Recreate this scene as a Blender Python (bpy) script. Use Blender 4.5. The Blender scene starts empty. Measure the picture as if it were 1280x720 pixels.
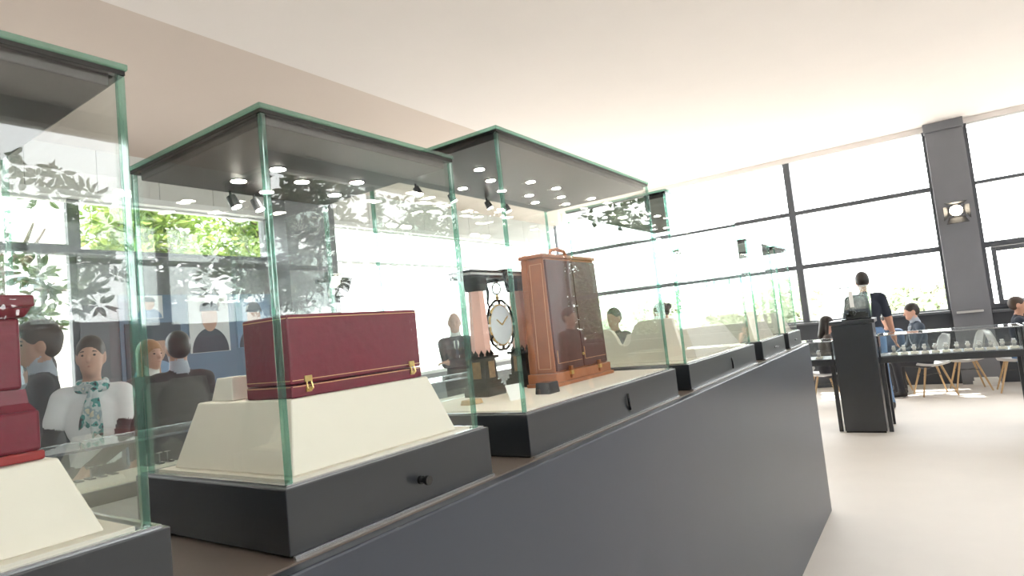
import bpy, math, random
import numpy as np
from mathutils import Vector, Matrix

sc = bpy.context.scene
COL = sc.collection
rnd = random.Random(7)

# ------------------------------------------------------------------ camera
cam_d = bpy.data.cameras.new('camera')
cam = bpy.data.objects.new('camera', cam_d)
COL.objects.link(cam)
YAW, PITCH, ROLL, FPX, EYE = 0.595983, 0.071489, -0.102975, 766.79, 1.55
_f = Vector((math.cos(PITCH) * math.cos(YAW), math.cos(PITCH) * math.sin(YAW), math.sin(PITCH)))
_r = _f.cross(Vector((0, 0, 1))).normalized()
_u = _r.cross(_f)
_R = _r * math.cos(ROLL) + _u * math.sin(ROLL)
_U = _u * math.cos(ROLL) - _r * math.sin(ROLL)
_m = Matrix((_R, _U, -_f)).transposed().to_4x4()
_m.translation = (0, 0, EYE)
cam.matrix_world = _m
cam_d.sensor_width = 36.0
cam_d.lens = FPX * 36.0 / 1280.0
cam_d.clip_start = 0.02
cam_d.clip_end = 300
sc.camera = cam

# ------------------------------------------------------------------ sky, sun, exposure
wd = bpy.data.worlds.new('sky')
sc.world = wd
wd.use_nodes = True
bg = wd.node_tree.nodes['Background']
bg.inputs['Color'].default_value = (0.985, 0.99, 1.0, 1)
bg.inputs['Strength'].default_value = 5.0
sun_d = bpy.data.lights.new('sun', 'SUN')
sun_d.energy = 9.0
sun_d.angle = 0.01
sun_d.color = (1.0, 0.95, 0.87)
sun = bpy.data.objects.new('sun', sun_d)
COL.objects.link(sun)
sun.location = (20, 4, 30)
sun.rotation_euler = Vector((0.50, 0.08, 1.15)).to_track_quat('Z', 'Y').to_euler()

sc.view_settings.view_transform = 'Standard'
sc.view_settings.look = 'None'
sc.view_settings.gamma = 1.0
sc.view_settings.use_curve_mapping = False
sc.view_settings.exposure = 0.9
sc.cycles.transparent_max_bounces = 96
sc.cycles.max_bounces = 10
sc.cycles.diffuse_bounces = 5
sc.cycles.glossy_bounces = 6
sc.cycles.use_denoising = True
sc.cycles.sample_clamp_indirect = 12.0


# ------------------------------------------------------------------ materials
MATS = {}


def mat(name, col, rough=0.5, metal=0.0, var=0.08, scale=8.0, bump=0.0, coat=0.0, spec=0.5, emit=None, estr=0.0, stretch=None, sheen=0.0):
    """principled material whose colour and relief vary with noise"""
    m = bpy.data.materials.new(name)
    m.use_nodes = True
    nt = m.node_tree
    b = nt.nodes['Principled BSDF']
    tc = nt.nodes.new('ShaderNodeTexCoord')
    nz = nt.nodes.new('ShaderNodeTexNoise')
    nz.inputs['Scale'].default_value = scale
    nz.inputs['Detail'].default_value = 5
    if stretch:
        mp = nt.nodes.new('ShaderNodeMapping')
        mp.inputs['Scale'].default_value = stretch
        nt.links.new(tc.outputs['Object'], mp.inputs['Vector'])
        nt.links.new(mp.outputs['Vector'], nz.inputs['Vector'])
    else:
        nt.links.new(tc.outputs['Object'], nz.inputs['Vector'])
    mx = nt.nodes.new('ShaderNodeMix')
    mx.data_type = 'RGBA'
    c = Vector(col[:3])
    a = c * (1 - var)
    d = c * (1 + var)
    mx.inputs[6].default_value = (*a, 1)
    mx.inputs[7].default_value = (min(d[0], 1), min(d[1], 1), min(d[2], 1), 1)
    nt.links.new(nz.outputs['Fac'], mx.inputs[0])
    nt.links.new(mx.outputs[2], b.inputs['Base Color'])
    b.inputs['Roughness'].default_value = rough
    b.inputs['Metallic'].default_value = metal
    b.inputs['Specular IOR Level'].default_value = spec
    b.inputs['Coat Weight'].default_value = coat
    b.inputs['Coat Roughness'].default_value = 0.08
    b.inputs['Sheen Weight'].default_value = sheen
    if emit:
        b.inputs['Emission Color'].default_value = (*emit, 1)
        b.inputs['Emission Strength'].default_value = estr
    if bump:
        bp = nt.nodes.new('ShaderNodeBump')
        bp.inputs['Strength'].default_value = bump
        bp.inputs['Distance'].default_value = 0.01
        nt.links.new(nz.outputs['Fac'], bp.inputs['Height'])
        nt.links.new(bp.outputs['Normal'], b.inputs['Normal'])
    MATS[name] = m
    return m


def glass_mat(name, tint, gloss=(1, 1, 1)):
    """clear pane: fresnel mix of straight-through light and mirror reflection, right for both sides of a thick pane"""
    m = bpy.data.materials.new(name)
    m.use_nodes = True
    nt = m.node_tree
    nt.nodes.clear()
    out = nt.nodes.new('ShaderNodeOutputMaterial')
    tr = nt.nodes.new('ShaderNodeBsdfTransparent')
    tr.inputs['Color'].default_value = (*tint, 1)
    gl = nt.nodes.new('ShaderNodeBsdfGlossy')
    gl.inputs['Color'].default_value = (*gloss, 1)
    tc = nt.nodes.new('ShaderNodeTexCoord')
    nz = nt.nodes.new('ShaderNodeTexNoise')
    nz.inputs['Scale'].default_value = 3.0
    rr = nt.nodes.new('ShaderNodeMapRange')
    rr.inputs[3].default_value = 0.0
    rr.inputs[4].default_value = 0.012
    nt.links.new(tc.outputs['Object'], nz.inputs['Vector'])
    nt.links.new(nz.outputs['Fac'], rr.inputs[0])
    nt.links.new(rr.outputs[0], gl.inputs['Roughness'])
    geo = nt.nodes.new('ShaderNodeNewGeometry')
    mr = nt.nodes.new('ShaderNodeMapRange')
    mr.inputs[3].default_value = 1.5
    mr.inputs[4].default_value = 1.0 / 1.5
    nt.links.new(geo.outputs['Backfacing'], mr.inputs[0])
    fr = nt.nodes.new('ShaderNodeFresnel')
    nt.links.new(mr.outputs[0], fr.inputs['IOR'])
    mix = nt.nodes.new('ShaderNodeMixShader')
    nt.links.new(fr.outputs[0], mix.inputs[0])
    nt.links.new(tr.outputs[0], mix.inputs[1])
    nt.links.new(gl.outputs[0], mix.inputs[2])
    nt.links.new(mix.outputs[0], out.inputs['Surface'])
    MATS[name] = m
    return m


def edge_mat(name, col, body=0.45):
    """polished green edge of plate glass: shines, lets tinted light through, scatters a little green"""
    m = bpy.data.materials.new(name)
    m.use_nodes = True
    nt = m.node_tree
    nt.nodes.clear()
    out = nt.nodes.new('ShaderNodeOutputMaterial')
    tc = nt.nodes.new('ShaderNodeTexCoord')
    nz = nt.nodes.new('ShaderNodeTexNoise')
    nz.inputs['Scale'].default_value = 9
    mx = nt.nodes.new('ShaderNodeMix')
    mx.data_type = 'RGBA'
    c = Vector(col)
    mx.inputs[6].default_value = (*(c * 0.5), 1)
    mx.inputs[7].default_value = (*(c * 1.4), 1)
    nt.links.new(tc.outputs['Object'], nz.inputs['Vector'])
    nt.links.new(nz.outputs['Fac'], mx.inputs[0])
    tl = nt.nodes.new('ShaderNodeBsdfTranslucent')
    nt.links.new(mx.outputs[2], tl.inputs['Color'])
    df = nt.nodes.new('ShaderNodeBsdfDiffuse')
    nt.links.new(mx.outputs[2], df.inputs['Color'])
    m1 = nt.nodes.new('ShaderNodeMixShader')
    nt.links.new(tl.outputs[0], m1.inputs[1])
    nt.links.new(df.outputs[0], m1.inputs[2])
    tr = nt.nodes.new('ShaderNodeBsdfTransparent')
    tr.inputs['Color'].default_value = (0.62, 0.88, 0.79, 1)
    m2 = nt.nodes.new('ShaderNodeMixShader')
    m2.inputs[0].default_value = body
    nt.links.new(tr.outputs[0], m2.inputs[1])
    nt.links.new(m1.outputs[0], m2.inputs[2])
    gl = nt.nodes.new('ShaderNodeBsdfGlossy')
    gl.inputs['Roughness'].default_value = 0.05
    geo = nt.nodes.new('ShaderNodeNewGeometry')
    mr = nt.nodes.new('ShaderNodeMapRange')
    mr.inputs[3].default_value = 2.0
    mr.inputs[4].default_value = 1.0 / 2.0
    nt.links.new(geo.outputs['Backfacing'], mr.inputs[0])
    fr = nt.nodes.new('ShaderNodeFresnel')
    nt.links.new(mr.outputs[0], fr.inputs['IOR'])
    m3 = nt.nodes.new('ShaderNodeMixShader')
    nt.links.new(fr.outputs[0], m3.inputs[0])
    nt.links.new(m2.outputs[0], m3.inputs[1])
    nt.links.new(gl.outputs[0], m3.inputs[2])
    nt.links.new(m3.outputs[0], out.inputs['Surface'])
    MATS[name] = m
    return m


def leaf_mat(name, c1, c2, c3):
    m = bpy.data.materials.new(name)
    m.use_nodes = True
    nt = m.node_tree
    b = nt.nodes['Principled BSDF']
    out = nt.nodes['Material Output']
    geo = nt.nodes.new('ShaderNodeNewGeometry')
    ramp = nt.nodes.new('ShaderNodeValToRGB')
    ramp.color_ramp.elements[0].color = (*c1, 1)
    ramp.color_ramp.elements[1].color = (*c3, 1)
    e = ramp.color_ramp.elements.new(0.5)
    e.color = (*c2, 1)
    nt.links.new(geo.outputs['Random Per Island'], ramp.inputs[0])
    nt.links.new(ramp.outputs[0], b.inputs['Base Color'])
    b.inputs['Roughness'].default_value = 0.45
    tl = nt.nodes.new('ShaderNodeBsdfTranslucent')
    nt.links.new(ramp.outputs[0], tl.inputs['Color'])
    mix = nt.nodes.new('ShaderNodeMixShader')
    mix.inputs[0].default_value = 0.4
    nt.links.new(b.outputs[0], mix.inputs[1])
    nt.links.new(tl.outputs[0], mix.inputs[2])
    nt.links.new(mix.outputs[0], out.inputs['Surface'])
    MATS[name] = m
    return m


mat('floor', (0.66, 0.615, 0.565), 0.55, var=0.05, scale=3, bump=0.03)
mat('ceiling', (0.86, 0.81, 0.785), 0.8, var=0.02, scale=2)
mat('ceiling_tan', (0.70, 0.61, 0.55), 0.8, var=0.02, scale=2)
mat('fascia', (0.62, 0.62, 0.60), 0.5, var=0.03)
mat('grey_wall', (0.18, 0.184, 0.205), 0.6, var=0.06, scale=4, bump=0.03)
mat('dark_wall', (0.05, 0.055, 0.065), 0.6, var=0.1)
mat('frame', (0.095, 0.102, 0.116), 0.45, var=0.05)
mat('white_frame', (0.75, 0.76, 0.76), 0.4, var=0.03)
mat('plinth', (0.044, 0.051, 0.067), 0.32, var=0.06, scale=5, bump=0.01)
mat('plinth_top', (0.15, 0.118, 0.098), 0.4, var=0.06, scale=6)
mat('black', (0.0125, 0.0155, 0.020), 0.33, var=0.15, scale=12, spec=1.0)
mat('black_gloss', (0.012, 0.012, 0.013), 0.12, var=0.1)
mat('lid_under', (0.045, 0.040, 0.038), 0.35, var=0.05)
mat('steel', (0.62, 0.63, 0.65), 0.25, metal=1.0, var=0.05)
mat('brass', (0.78, 0.56, 0.22), 0.28, metal=1.0, var=0.1, scale=30)
mat('gold_line', (0.80, 0.50, 0.26), 0.4, metal=0.4, var=0.1)
mat('cream', (0.90, 0.82, 0.71), 0.65, var=0.03, scale=30, bump=0.02)
mat('cream_white', (0.86, 0.80, 0.71), 0.6, var=0.03, scale=30)
mat('red_leather', (0.18, 0.011, 0.028), 0.36, var=0.16, scale=60, bump=0.12)
mat('red_trim', (0.34, 0.03, 0.03), 0.4, var=0.1, scale=40)
mat('tan_leather', (0.40, 0.14, 0.055), 0.38, var=0.2, scale=22, bump=0.08)
mat('brown_leather', (0.105, 0.028, 0.022), 0.3, var=0.2, scale=30, bump=0.08)
mat('stitch', (0.72, 0.40, 0.22), 0.6, var=0.15, scale=90)
mat('rose_quartz', (0.83, 0.50, 0.42), 0.18, var=0.14, scale=26, stretch=(1, 1, 0.4))
mat('onyx', (0.016, 0.014, 0.013), 0.15, var=0.2, scale=20)
mat('enamel_white', (0.82, 0.80, 0.76), 0.2, var=0.05)
mat('crystal', (0.70, 0.76, 0.80), 0.08, var=0.1, scale=16, coat=0.5)
mat('bronze_panel', (0.36, 0.24, 0.13), 0.3, metal=0.7, var=0.5, scale=70)
mat('lamp_glow', (1, 0.95, 0.85), 0.4, emit=(1.0, 0.93, 0.82), estr=60.0)
mat('spot_glow', (1, 0.9, 0.75), 0.4, emit=(1.0, 0.86, 0.66), estr=7.0)
mat('black_metal', (0.018, 0.020, 0.024), 0.4, var=0.1)
mat('white_shell', (0.5, 0.5, 0.5), 0.35, var=0.03)
mat('wood', (0.50, 0.33, 0.17), 0.5, var=0.18, scale=14, stretch=(6, 6, 1))
mat('paper', (0.85, 0.84, 0.81), 0.7, var=0.02)
mat('banner', (0.13, 0.20, 0.30), 0.35, var=0.3, scale=2.2)
mat('photo_light', (0.66, 0.68, 0.70), 0.35, var=0.12, scale=5)
mat('photo_skin', (0.52, 0.32, 0.24), 0.4, var=0.15, scale=9)
mat('photo_dark', (0.05, 0.06, 0.085), 0.4, var=0.3, scale=9)
mat('photo_blue', (0.20, 0.32, 0.50), 0.4, var=0.25, scale=6)
mat('pavement', (0.42, 0.40, 0.37), 0.9, var=0.1, scale=1.5)
mat('facade', (0.72, 0.68, 0.62), 0.8, var=0.05, scale=1)
mat('facade_red', (0.52, 0.24, 0.17), 0.8, var=0.15, scale=2)
mat('house_glass', (0.10, 0.12, 0.14), 0.15, var=0.2)
mat('bark', (0.12, 0.085, 0.06), 0.9, var=0.3, scale=9, bump=0.3, stretch=(4, 4, 0.6))
mat('skin', (0.62, 0.36, 0.27), 0.5, var=0.06, scale=12)
mat('skin_tan', (0.50, 0.27, 0.185), 0.5, var=0.06, scale=12)
mat('hair_dark', (0.022, 0.016, 0.013), 0.45, var=0.4, scale=60, stretch=(5, 5, 1))
mat('hair_brown', (0.055, 0.032, 0.022), 0.45, var=0.4, scale=60, stretch=(5, 5, 1))
mat('hair_blond', (0.40, 0.20, 0.09), 0.45, var=0.35, scale=50, stretch=(5, 5, 1))
mat('hair_grey', (0.42, 0.36, 0.32), 0.5, var=0.3, scale=50)
mat('eye', (0.02, 0.015, 0.012), 0.2)
mat('lips', (0.42, 0.15, 0.13), 0.4)
mat('tee_white', (0.90, 0.90, 0.93), 0.8, var=0.04, scale=14, bump=0.05)
mat('sleeve_dark', (0.024, 0.014, 0.016), 0.75, var=0.1)
mat('suit_dark', (0.018, 0.019, 0.023), 0.75, var=0.15, scale=40)
mat('suit_charcoal', (0.045, 0.043, 0.045), 0.8, var=0.15, scale=40)
mat('tee_navy', (0.016, 0.022, 0.038), 0.8, var=0.1)
mat('shirt_blue', (0.10, 0.15, 0.24), 0.8, var=0.1)
mat('jacket_slate', (0.055, 0.075, 0.105), 0.8, var=0.15)
mat('denim', (0.14, 0.24, 0.42), 0.85, var=0.2, scale=30)
mat('trouser', (0.03, 0.03, 0.036), 0.8, var=0.1)
mat('collar', (0.42, 0.47, 0.55), 0.8, var=0.05)
mat('blouse', (0.07, 0.055, 0.05), 0.8, var=0.8, scale=60)
mat('shoe', (0.03, 0.025, 0.022), 0.5)
mat('teal_ball', (0.05, 0.42, 0.45), 0.4)
glass_mat('glass', (0.975, 0.992, 0.985))
glass_mat('window_glass', (0.985, 0.995, 0.99))
edge_mat('glass_edge', (0.22, 0.36, 0.31), 0.2)
leaf_mat('leaf_bright', (0.09, 0.17, 0.03), (0.22, 0.34, 0.06), (0.46, 0.52, 0.14))
leaf_mat('leaf_dark', (0.012, 0.03, 0.010), (0.03, 0.062, 0.016), (0.07, 0.11, 0.03))
leaf_mat('leaf_glare', (0.50, 0.58, 0.42), (0.64, 0.70, 0.54), (0.74, 0.78, 0.66))  # far trees: veiling window glare put into the leaf colour as washed-out greens
scarf = mat('scarf', (0.5, 0.6, 0.58), 0.7, var=0.1)
nt = scarf.node_tree
_vor = nt.nodes.new('ShaderNodeTexNoise')
_vor.inputs['Scale'].default_value = 16
_rmp = nt.nodes.new('ShaderNodeValToRGB')
_rmp.color_ramp.interpolation = 'CONSTANT'
for k, (p, c) in enumerate([(0.0, (0.02, 0.03, 0.04)), (0.38, (0.05, 0.30, 0.28)), (0.46, (0.62, 0.68, 0.70)), (0.60, (0.34, 0.44, 0.50)), (0.68, (0.75, 0.68, 0.52))]):
    e = _rmp.color_ramp.elements[k] if k < 2 else _rmp.color_ramp.elements.new(p)
    e.position = p
    e.color = (*c, 1)
_tc = nt.nodes.new('ShaderNodeTexCoord')
nt.links.new(_tc.outputs['Object'], _vor.inputs['Vector'])
nt.links.new(_vor.outputs['Fac'], _rmp.inputs[0])
nt.links.new(_rmp.outputs[0], nt.nodes['Principled BSDF'].inputs['Base Color'])


# ------------------------------------------------------------------ mesh helpers
class M:
    """collects shapes, builds ONE mesh object"""

    def __init__(self):
        self.v, self.f, self.mi, self.cur = [], [], [], 0

    def slot(self, i):
        self.cur = i
        return self

    def add(self, vs, fs):
        o = len(self.v)
        self.v += [tuple(p) for p in vs]
        for q in fs:
            self.f.append(tuple(o + i for i in q))
            self.mi.append(self.cur)
        return self

    def hexa(self, b, t):
        """box from four bottom and four top corners, both counter-clockwise from above"""
        return self.add(list(b) + list(t), [(3, 2, 1, 0), (4, 5, 6, 7), (0, 1, 5, 4), (1, 2, 6, 5), (2, 3, 7, 6), (3, 0, 4, 7)])

    def box(self, x0, x1, y0, y1, z0, z1):
        b = [(x0, y0, z0), (x1, y0, z0), (x1, y1, z0), (x0, y1, z0)]
        return self.hexa(b, [(p[0], p[1], z1) for p in b])

    def obox(self, c, size, rot):
        """box about centre c with rotation matrix"""
        sx, sy, sz = size[0] / 2, size[1] / 2, size[2] / 2
        b = [(-sx, -sy, -sz), (sx, -sy, -sz), (sx, sy, -sz), (-sx, sy, -sz)]
        t = [(p[0], p[1], sz) for p in b]
        g = lambda p: tuple(rot @ Vector(p) + Vector(c))
        return self.hexa([g(p) for p in b], [g(p) for p in t])

    def frustum(self, x0, x1, y0, y1, z0, X0, X1, Y0, Y1, z1):
        return self.hexa([(x0, y0, z0), (x1, y0, z0), (x1, y1, z0), (x0, y1, z0)], [(X0, Y0, z1), (X1, Y0, z1), (X1, Y1, z1), (X0, Y1, z1)])

    def tube(self, pts, r, n=10, cap=True, closed=False):
        pts = [Vector(p) for p in pts]
        rs = r if isinstance(r, (list, tuple)) else [r] * len(pts)
        rings = []
        prev = None
        for i, p in enumerate(pts):
            if closed:
                d = pts[(i + 1) % len(pts)] - pts[i - 1]
            else:
                d = pts[min(i + 1, len(pts) - 1)] - pts[max(i - 1, 0)]
            d.normalize()
            if prev is None:
                a = d.orthogonal().normalized()
            else:
                a = (prev - d * prev.dot(d)).normalized()
            prev = a
            b = d.cross(a)
            rings.append([p + (a * math.cos(2 * math.pi * k / n) + b * math.sin(2 * math.pi * k / n)) * rs[i] for k in range(n)])
        vs = [q for ring in rings for q in ring]
        fs = []
        N = len(pts)
        for i in range(N if closed else N - 1):
            j = (i + 1) % N
            for k in range(n):
                fs.append((i * n + k, i * n + (k + 1) % n, j * n + (k + 1) % n, j * n + k))
        if cap and not closed:
            fs.append(tuple(range(n - 1, -1, -1)))
            fs.append(tuple((N - 1) * n + k for k in range(n)))
        return self.add(vs, fs)

    def lathe(self, c, prof, n=24, axis='z', arc=1.0):
        """profile of (radius, height) turned about an axis through c"""
        vs, fs = [], []
        for (r, h) in prof:
            for k in range(n):
                a = 2 * math.pi * k / n
                x, y = r * math.cos(a), r * math.sin(a)
                p = (x, y, h) if axis == 'z' else ((h, x, y) if axis == 'x' else (y, h, x))
                vs.append((c[0] + p[0], c[1] + p[1], c[2] + p[2]))
        for i in range(len(prof) - 1):
            for k in range(n):
                fs.append((i * n + k, i * n + (k + 1) % n, (i + 1) * n + (k + 1) % n, (i + 1) * n + k))
        fs.append(tuple(range(n - 1, -1, -1)))
        fs.append(tuple((len(prof) - 1) * n + k for k in range(n)))
        return self.add(vs, fs)

    def prism(self, poly, ext):
        """flat polygon of 3-d points pushed along ext"""
        n = len(poly)
        e = Vector(ext)
        vs = [Vector(p) for p in poly] + [Vector(p) + e for p in poly]
        fs = [tuple(range(n - 1, -1, -1)), tuple(range(n, 2 * n))]
        for k in range(n):
            fs.append((k, (k + 1) % n, n + (k + 1) % n, n + k))
        return self.add(vs, fs)

    def ball(self, c, r, nu=14, nv=9):
        r = r if isinstance(r, (list, tuple)) else (r, r, r)
        vs = [(c[0], c[1], c[2] - r[2])]
        for i in range(1, nv):
            a = -math.pi / 2 + math.pi * i / nv
            for k in range(nu):
                b = 2 * math.pi * k / nu
                vs.append((c[0] + r[0] * math.cos(a) * math.cos(b), c[1] + r[1] * math.cos(a) * math.sin(b), c[2] + r[2] * math.sin(a)))
        vs.append((c[0], c[1], c[2] + r[2]))
        fs = [(0, 1 + (k + 1) % nu, 1 + k) for k in range(nu)]
        for i in range(nv - 2):
            for k in range(nu):
                a0 = 1 + i * nu
                fs.append((a0 + k, a0 + (k + 1) % nu, a0 + nu + (k + 1) % nu, a0 + nu + k))
        t = len(vs) - 1
        a0 = 1 + (nv - 2) * nu
        fs += [(t, a0 + k, a0 + (k + 1) % nu) for k in range(nu)]
        return self.add(vs, fs)

    def build(self, name, mats, parent=None, bevel=0.0, smooth=False, seg=2):
        off = wloc(parent)
        me = bpy.data.meshes.new(name)
        me.from_pydata([(p[0] - off[0], p[1] - off[1], p[2] - off[2]) for p in self.v], [], self.f)
        for m in (mats if isinstance(mats, (list, tuple)) else [mats]):
            me.materials.append(MATS[m])
        if any(self.mi):
            me.polygons.foreach_set('material_index', self.mi)
        if smooth:
            me.polygons.foreach_set('use_smooth', [True] * len(me.polygons))
        me.update()
        return link(name, me, parent, bevel, seg)


def wloc(o):
    v = Vector((0, 0, 0))
    while o is not None:
        v += o.location
        o = o.parent
    return v


def link(name, me, parent=None, bevel=0.0, seg=2):
    o = bpy.data.objects.new(name, me)
    COL.objects.link(o)
    o.parent = parent
    if bevel:
        b = o.modifiers.new('bevel', 'BEVEL')
        b.width = bevel
        b.segments = seg
        b.limit_method = 'ANGLE'
        b.angle_limit = 0.7
    return o


def thing(name, label, cat, loc=(0, 0, 0), group=None):
    o = bpy.data.objects.new(name, None)
    COL.objects.link(o)
    o.empty_display_size = 0.1
    o.location = loc
    return tag(o, label, cat, group)


def tag(o, label, cat, group=None):
    o['label'] = label
    o['category'] = cat
    if group:
        o['group'] = group
    return o


def struct(name, m, mats, parent=None, bevel=0.0):
    o = m.build(name, mats, parent, bevel)
    if parent is None:
        o['kind'] = 'structure'
    return o


def copy_tree(o, parent=None):
    c = o.copy()
    COL.objects.link(c)
    c.parent = parent
    for ch in list(o.children):
        copy_tree(ch, c)
    return c


def rz(a):
    return Matrix.Rotation(a, 3, 'Z')


# ------------------------------------------------------------------ the setting
XW, YL, YR, XB = 12.15, 7.0, -5.0, -4.0      # window wall, left wall, right wall, wall behind
ZC, ZCL, YK = 4.2, 3.86, 4.6                  # ceiling, its low side, the kink
struct('floor', M().box(XB - 0.3, XW + 0.3, YR - 0.3, YL + 0.3, -0.12, 0), 'floor')
cm = M()
cm.box(XB - 0.3, XW + 0.3, YR - 0.3, YK, ZC, ZC + 0.15)
struct('ceiling', cm, 'ceiling')
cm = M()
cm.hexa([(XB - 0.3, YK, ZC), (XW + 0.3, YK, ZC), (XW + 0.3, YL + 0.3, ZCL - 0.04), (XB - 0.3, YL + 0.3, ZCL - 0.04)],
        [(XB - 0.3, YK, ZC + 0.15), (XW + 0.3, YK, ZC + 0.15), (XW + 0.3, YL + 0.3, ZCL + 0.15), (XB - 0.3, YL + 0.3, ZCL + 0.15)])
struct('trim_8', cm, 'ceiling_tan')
WN = [0]


def window(axis, c, a0, a1, z0, z1, mull=(), tran=(), fw=0.07, frame='frame', depth=0.08, panes=True):
    """window standing in a wall plane: axis 'x' = plane x=c running along y, axis 'y' = plane y=c running along x"""
    WN[0] += 1
    mid = ((c, (a0 + a1) / 2, z0) if axis == 'x' else ((a0 + a1) / 2, c, z0))
    root = bpy.data.objects.new('window_%d' % WN[0], None)
    COL.objects.link(root)
    root.location = mid
    root['kind'] = 'structure'

    def bx(m, p0, p1, q0, q1, d=depth):
        if axis == 'x':
            return m.box(c - d / 2, c + d / 2, p0, p1, q0, q1)
        return m.box(p0, p1, c - d / 2, c + d / 2, q0, q1)
    fm = M()
    bx(fm, a0, a0 + fw, z0, z1)
    bx(fm, a1 - fw, a1, z0, z1)
    bx(fm, a0 + fw, a1 - fw, z0, z0 + fw)
    bx(M(), a0 + fw, a1 - fw, z1 - fw * 0.6, z1).build('head_rail', 'white_frame', root)
    fm.build('window_frame', frame, root)
    for k, (mm, w) in enumerate(mull):
        bx(M(), mm - w / 2, mm + w / 2, z0 + fw, z1 - fw * 0.6, depth + 0.03).build('mullion', frame, root)
    xs = [a0 + fw] + [q for mm, w in mull for q in (mm - w / 2, mm + w / 2)] + [a1 - fw]
    zs = [z0 + fw] + [q for t, w in tran for q in (t - w / 2, t + w / 2)] + [z1 - fw * 0.6]
    pane = None
    for i in range(0, len(xs), 2):
        for (t, w) in tran:
            bx(M(), xs[i], xs[i + 1], t - w / 2, t + w / 2, depth).build('transom', frame, root)
        if panes:
            for j in range(0, len(zs), 2):
                bx(M(), xs[i], xs[i + 1], zs[j], zs[j + 1], 0.012).build('pane', 'window_glass', root)
    return root


# far window wall (x = XW)
wf = M()
wf.box(XW, XW + 0.25, YR, YL, 0, 1.16)                       # wall under the windows
struct('wall_front', wf, 'dark_wall')
struct('trim_7', M().box(XW, XW + 0.25, YR, YL, 4.12, ZC), 'ceiling')
ctop = M().box(12.0, XW + 0.25, -0.72, -0.22, 0, ZC - 0.14)
ctop.box(11.97, XW + 0.25, -0.735, -0.205, ZC - 0.14, ZC)
struct('trim_1', ctop, 'grey_wall', bevel=0.006)
struct('trim_2', M().box(12.02, XW + 0.06, -0.205, YL, 1.135, 1.175), 'frame', bevel=0.004)
struct('trim_3', M().box(12.02, XW + 0.06, YR, -0.735, 1.085, 1.125), 'frame', bevel=0.004)
window('x', XW + 0.06, -0.22, YL - 0.06, 1.16, 4.13, mull=[(1.92, 0.11)], tran=[(2.18, 0.08), (3.17, 0.07)], fw=0.04)
window('x', XW + 0.06, YR, -0.72, 1.16, 4.13, mull=[(-2.9, 0.11)], tran=[(2.15, 0.09), (3.15, 0.05)], fw=0.06)
# casement sash of the right-hand window
sw = M()
sw.box(XW - 0.03, XW + 0.02, -0.90, -0.84, 1.2, 2.1)
sw.box(XW - 0.03, XW + 0.02, -2.8, -2.74, 1.2, 2.1)
sw.box(XW - 0.03, XW + 0.02, -2.74, -0.90, 1.2, 1.27)
sw.box(XW - 0.03, XW + 0.02, -2.74, -0.90, 2.03, 2.1)
struct('trim_4', sw, 'frame', bevel=0.004)

# left wall (y = YL): windows, a grey panel with the banner, a column
wl = M()
wl.box(XB, XW, YL + 0.02, YL + 0.25, 0, 1.0)
wl.box(XB, 0.9, YL + 0.02, YL + 0.25, 1.0, 2.2)
wl.box(2.63, 4.84, YL + 0.02, YL + 0.12, 1.0, 2.79)
struct('wall_left', wl, 'grey_wall')
col2 = M().box(4.84, 5.62, YL - 0.35, YL + 0.25, 0, 3.93)
struct('trim_5', col2, 'grey_wall', bevel=0.006)
fa = bpy.data.objects.new('trim_6', None)
COL.objects.link(fa)
fa.location = (4, YL, 3.36)
fa['kind'] = 'structure'
xx = XB
while xx < XW - 0.05:
    x2 = min(xx + 0.62, XW)
    if not (xx > 4.5 and xx < 5.0):
        pass
    M().box(xx + 0.003, x2 - 0.003, YL - 0.06, YL + 0.05, 3.42, 3.93).build('fascia_panel', 'fascia', fa, bevel=0.003)
    xx = x2
M().box(XB, XW, YL - 0.08, YL + 0.08, 3.35, 3.415).build('fascia_rail', 'white_frame', fa)
M().box(XB, XW, YL - 0.045, YL + 0.2, 3.42, 3.94).build('fascia_backing', 'frame', fa)
window('y', YL + 0.08, 0.9, 2.63, 1.0, 3.36, tran=[(2.83, 0.10)], fw=0.06)
window('y', YL + 0.08, XB, 0.9, 2.2, 3.36, mull=[(-1.6, 0.08)], tran=[(2.83, 0.06)], fw=0.06)
window('y', YL + 0.08, 2.63, 4.84, 2.79, 3.36, tran=(), fw=0.05)
window('y', YL + 0.08, 5.62, XW, 1.0, 3.36, mull=[(8.8, 0.06)], tran=[(2.83, 0.04)], fw=0.05, frame='white_frame')

# right wall and the wall behind the camera, both with windows
wr = M()
wr.box(XB, XW, YR - 0.25, YR - 0.02, 0, 2.0)
wr.box(XB, XW, YR - 0.25, YR - 0.02, 4.0, ZC)
wr.box(8.8, XW, YR - 0.25, YR - 0.02, 2.0, 4.0)
struct('wall_right', wr, 'grey_wall')
window('y', YR - 0.08, XB, 8.8, 2.0, 4.0, mull=[(-1.6, 0.1), (1.1, 0.1), (3.8, 0.1), (6.5, 0.1)], tran=[(2.83, 0.06)], fw=0.07)
struct('wall_back', M().box(XB - 0.25, XB, YR, YL, 0, ZC), 'grey_wall')
struct('ground', M().box(-60, 80, -60, 60, -0.4, -0.14), 'pavement')

# ------------------------------------------------------------------ long plinth with the show cases
ZP, Y0, ZB = 1.2356, 0.8517, 1.345
pl = thing('long_plinth', 'long dark grey plinth carrying the row of glass show cases', 'plinth', (2.3, 1.1, 0))
M().box(-0.75, 5.0757, 0.806, 1.42, 0, ZP).build('plinth_body', 'plinth', pl, bevel=0.004)
M().box(-0.74, 5.06, 0.835, 1.40, ZP, ZP + 0.003).build('plinth_top', 'plinth_top', pl)

T = 0.010   # glass thickness
INS = 0.016


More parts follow.
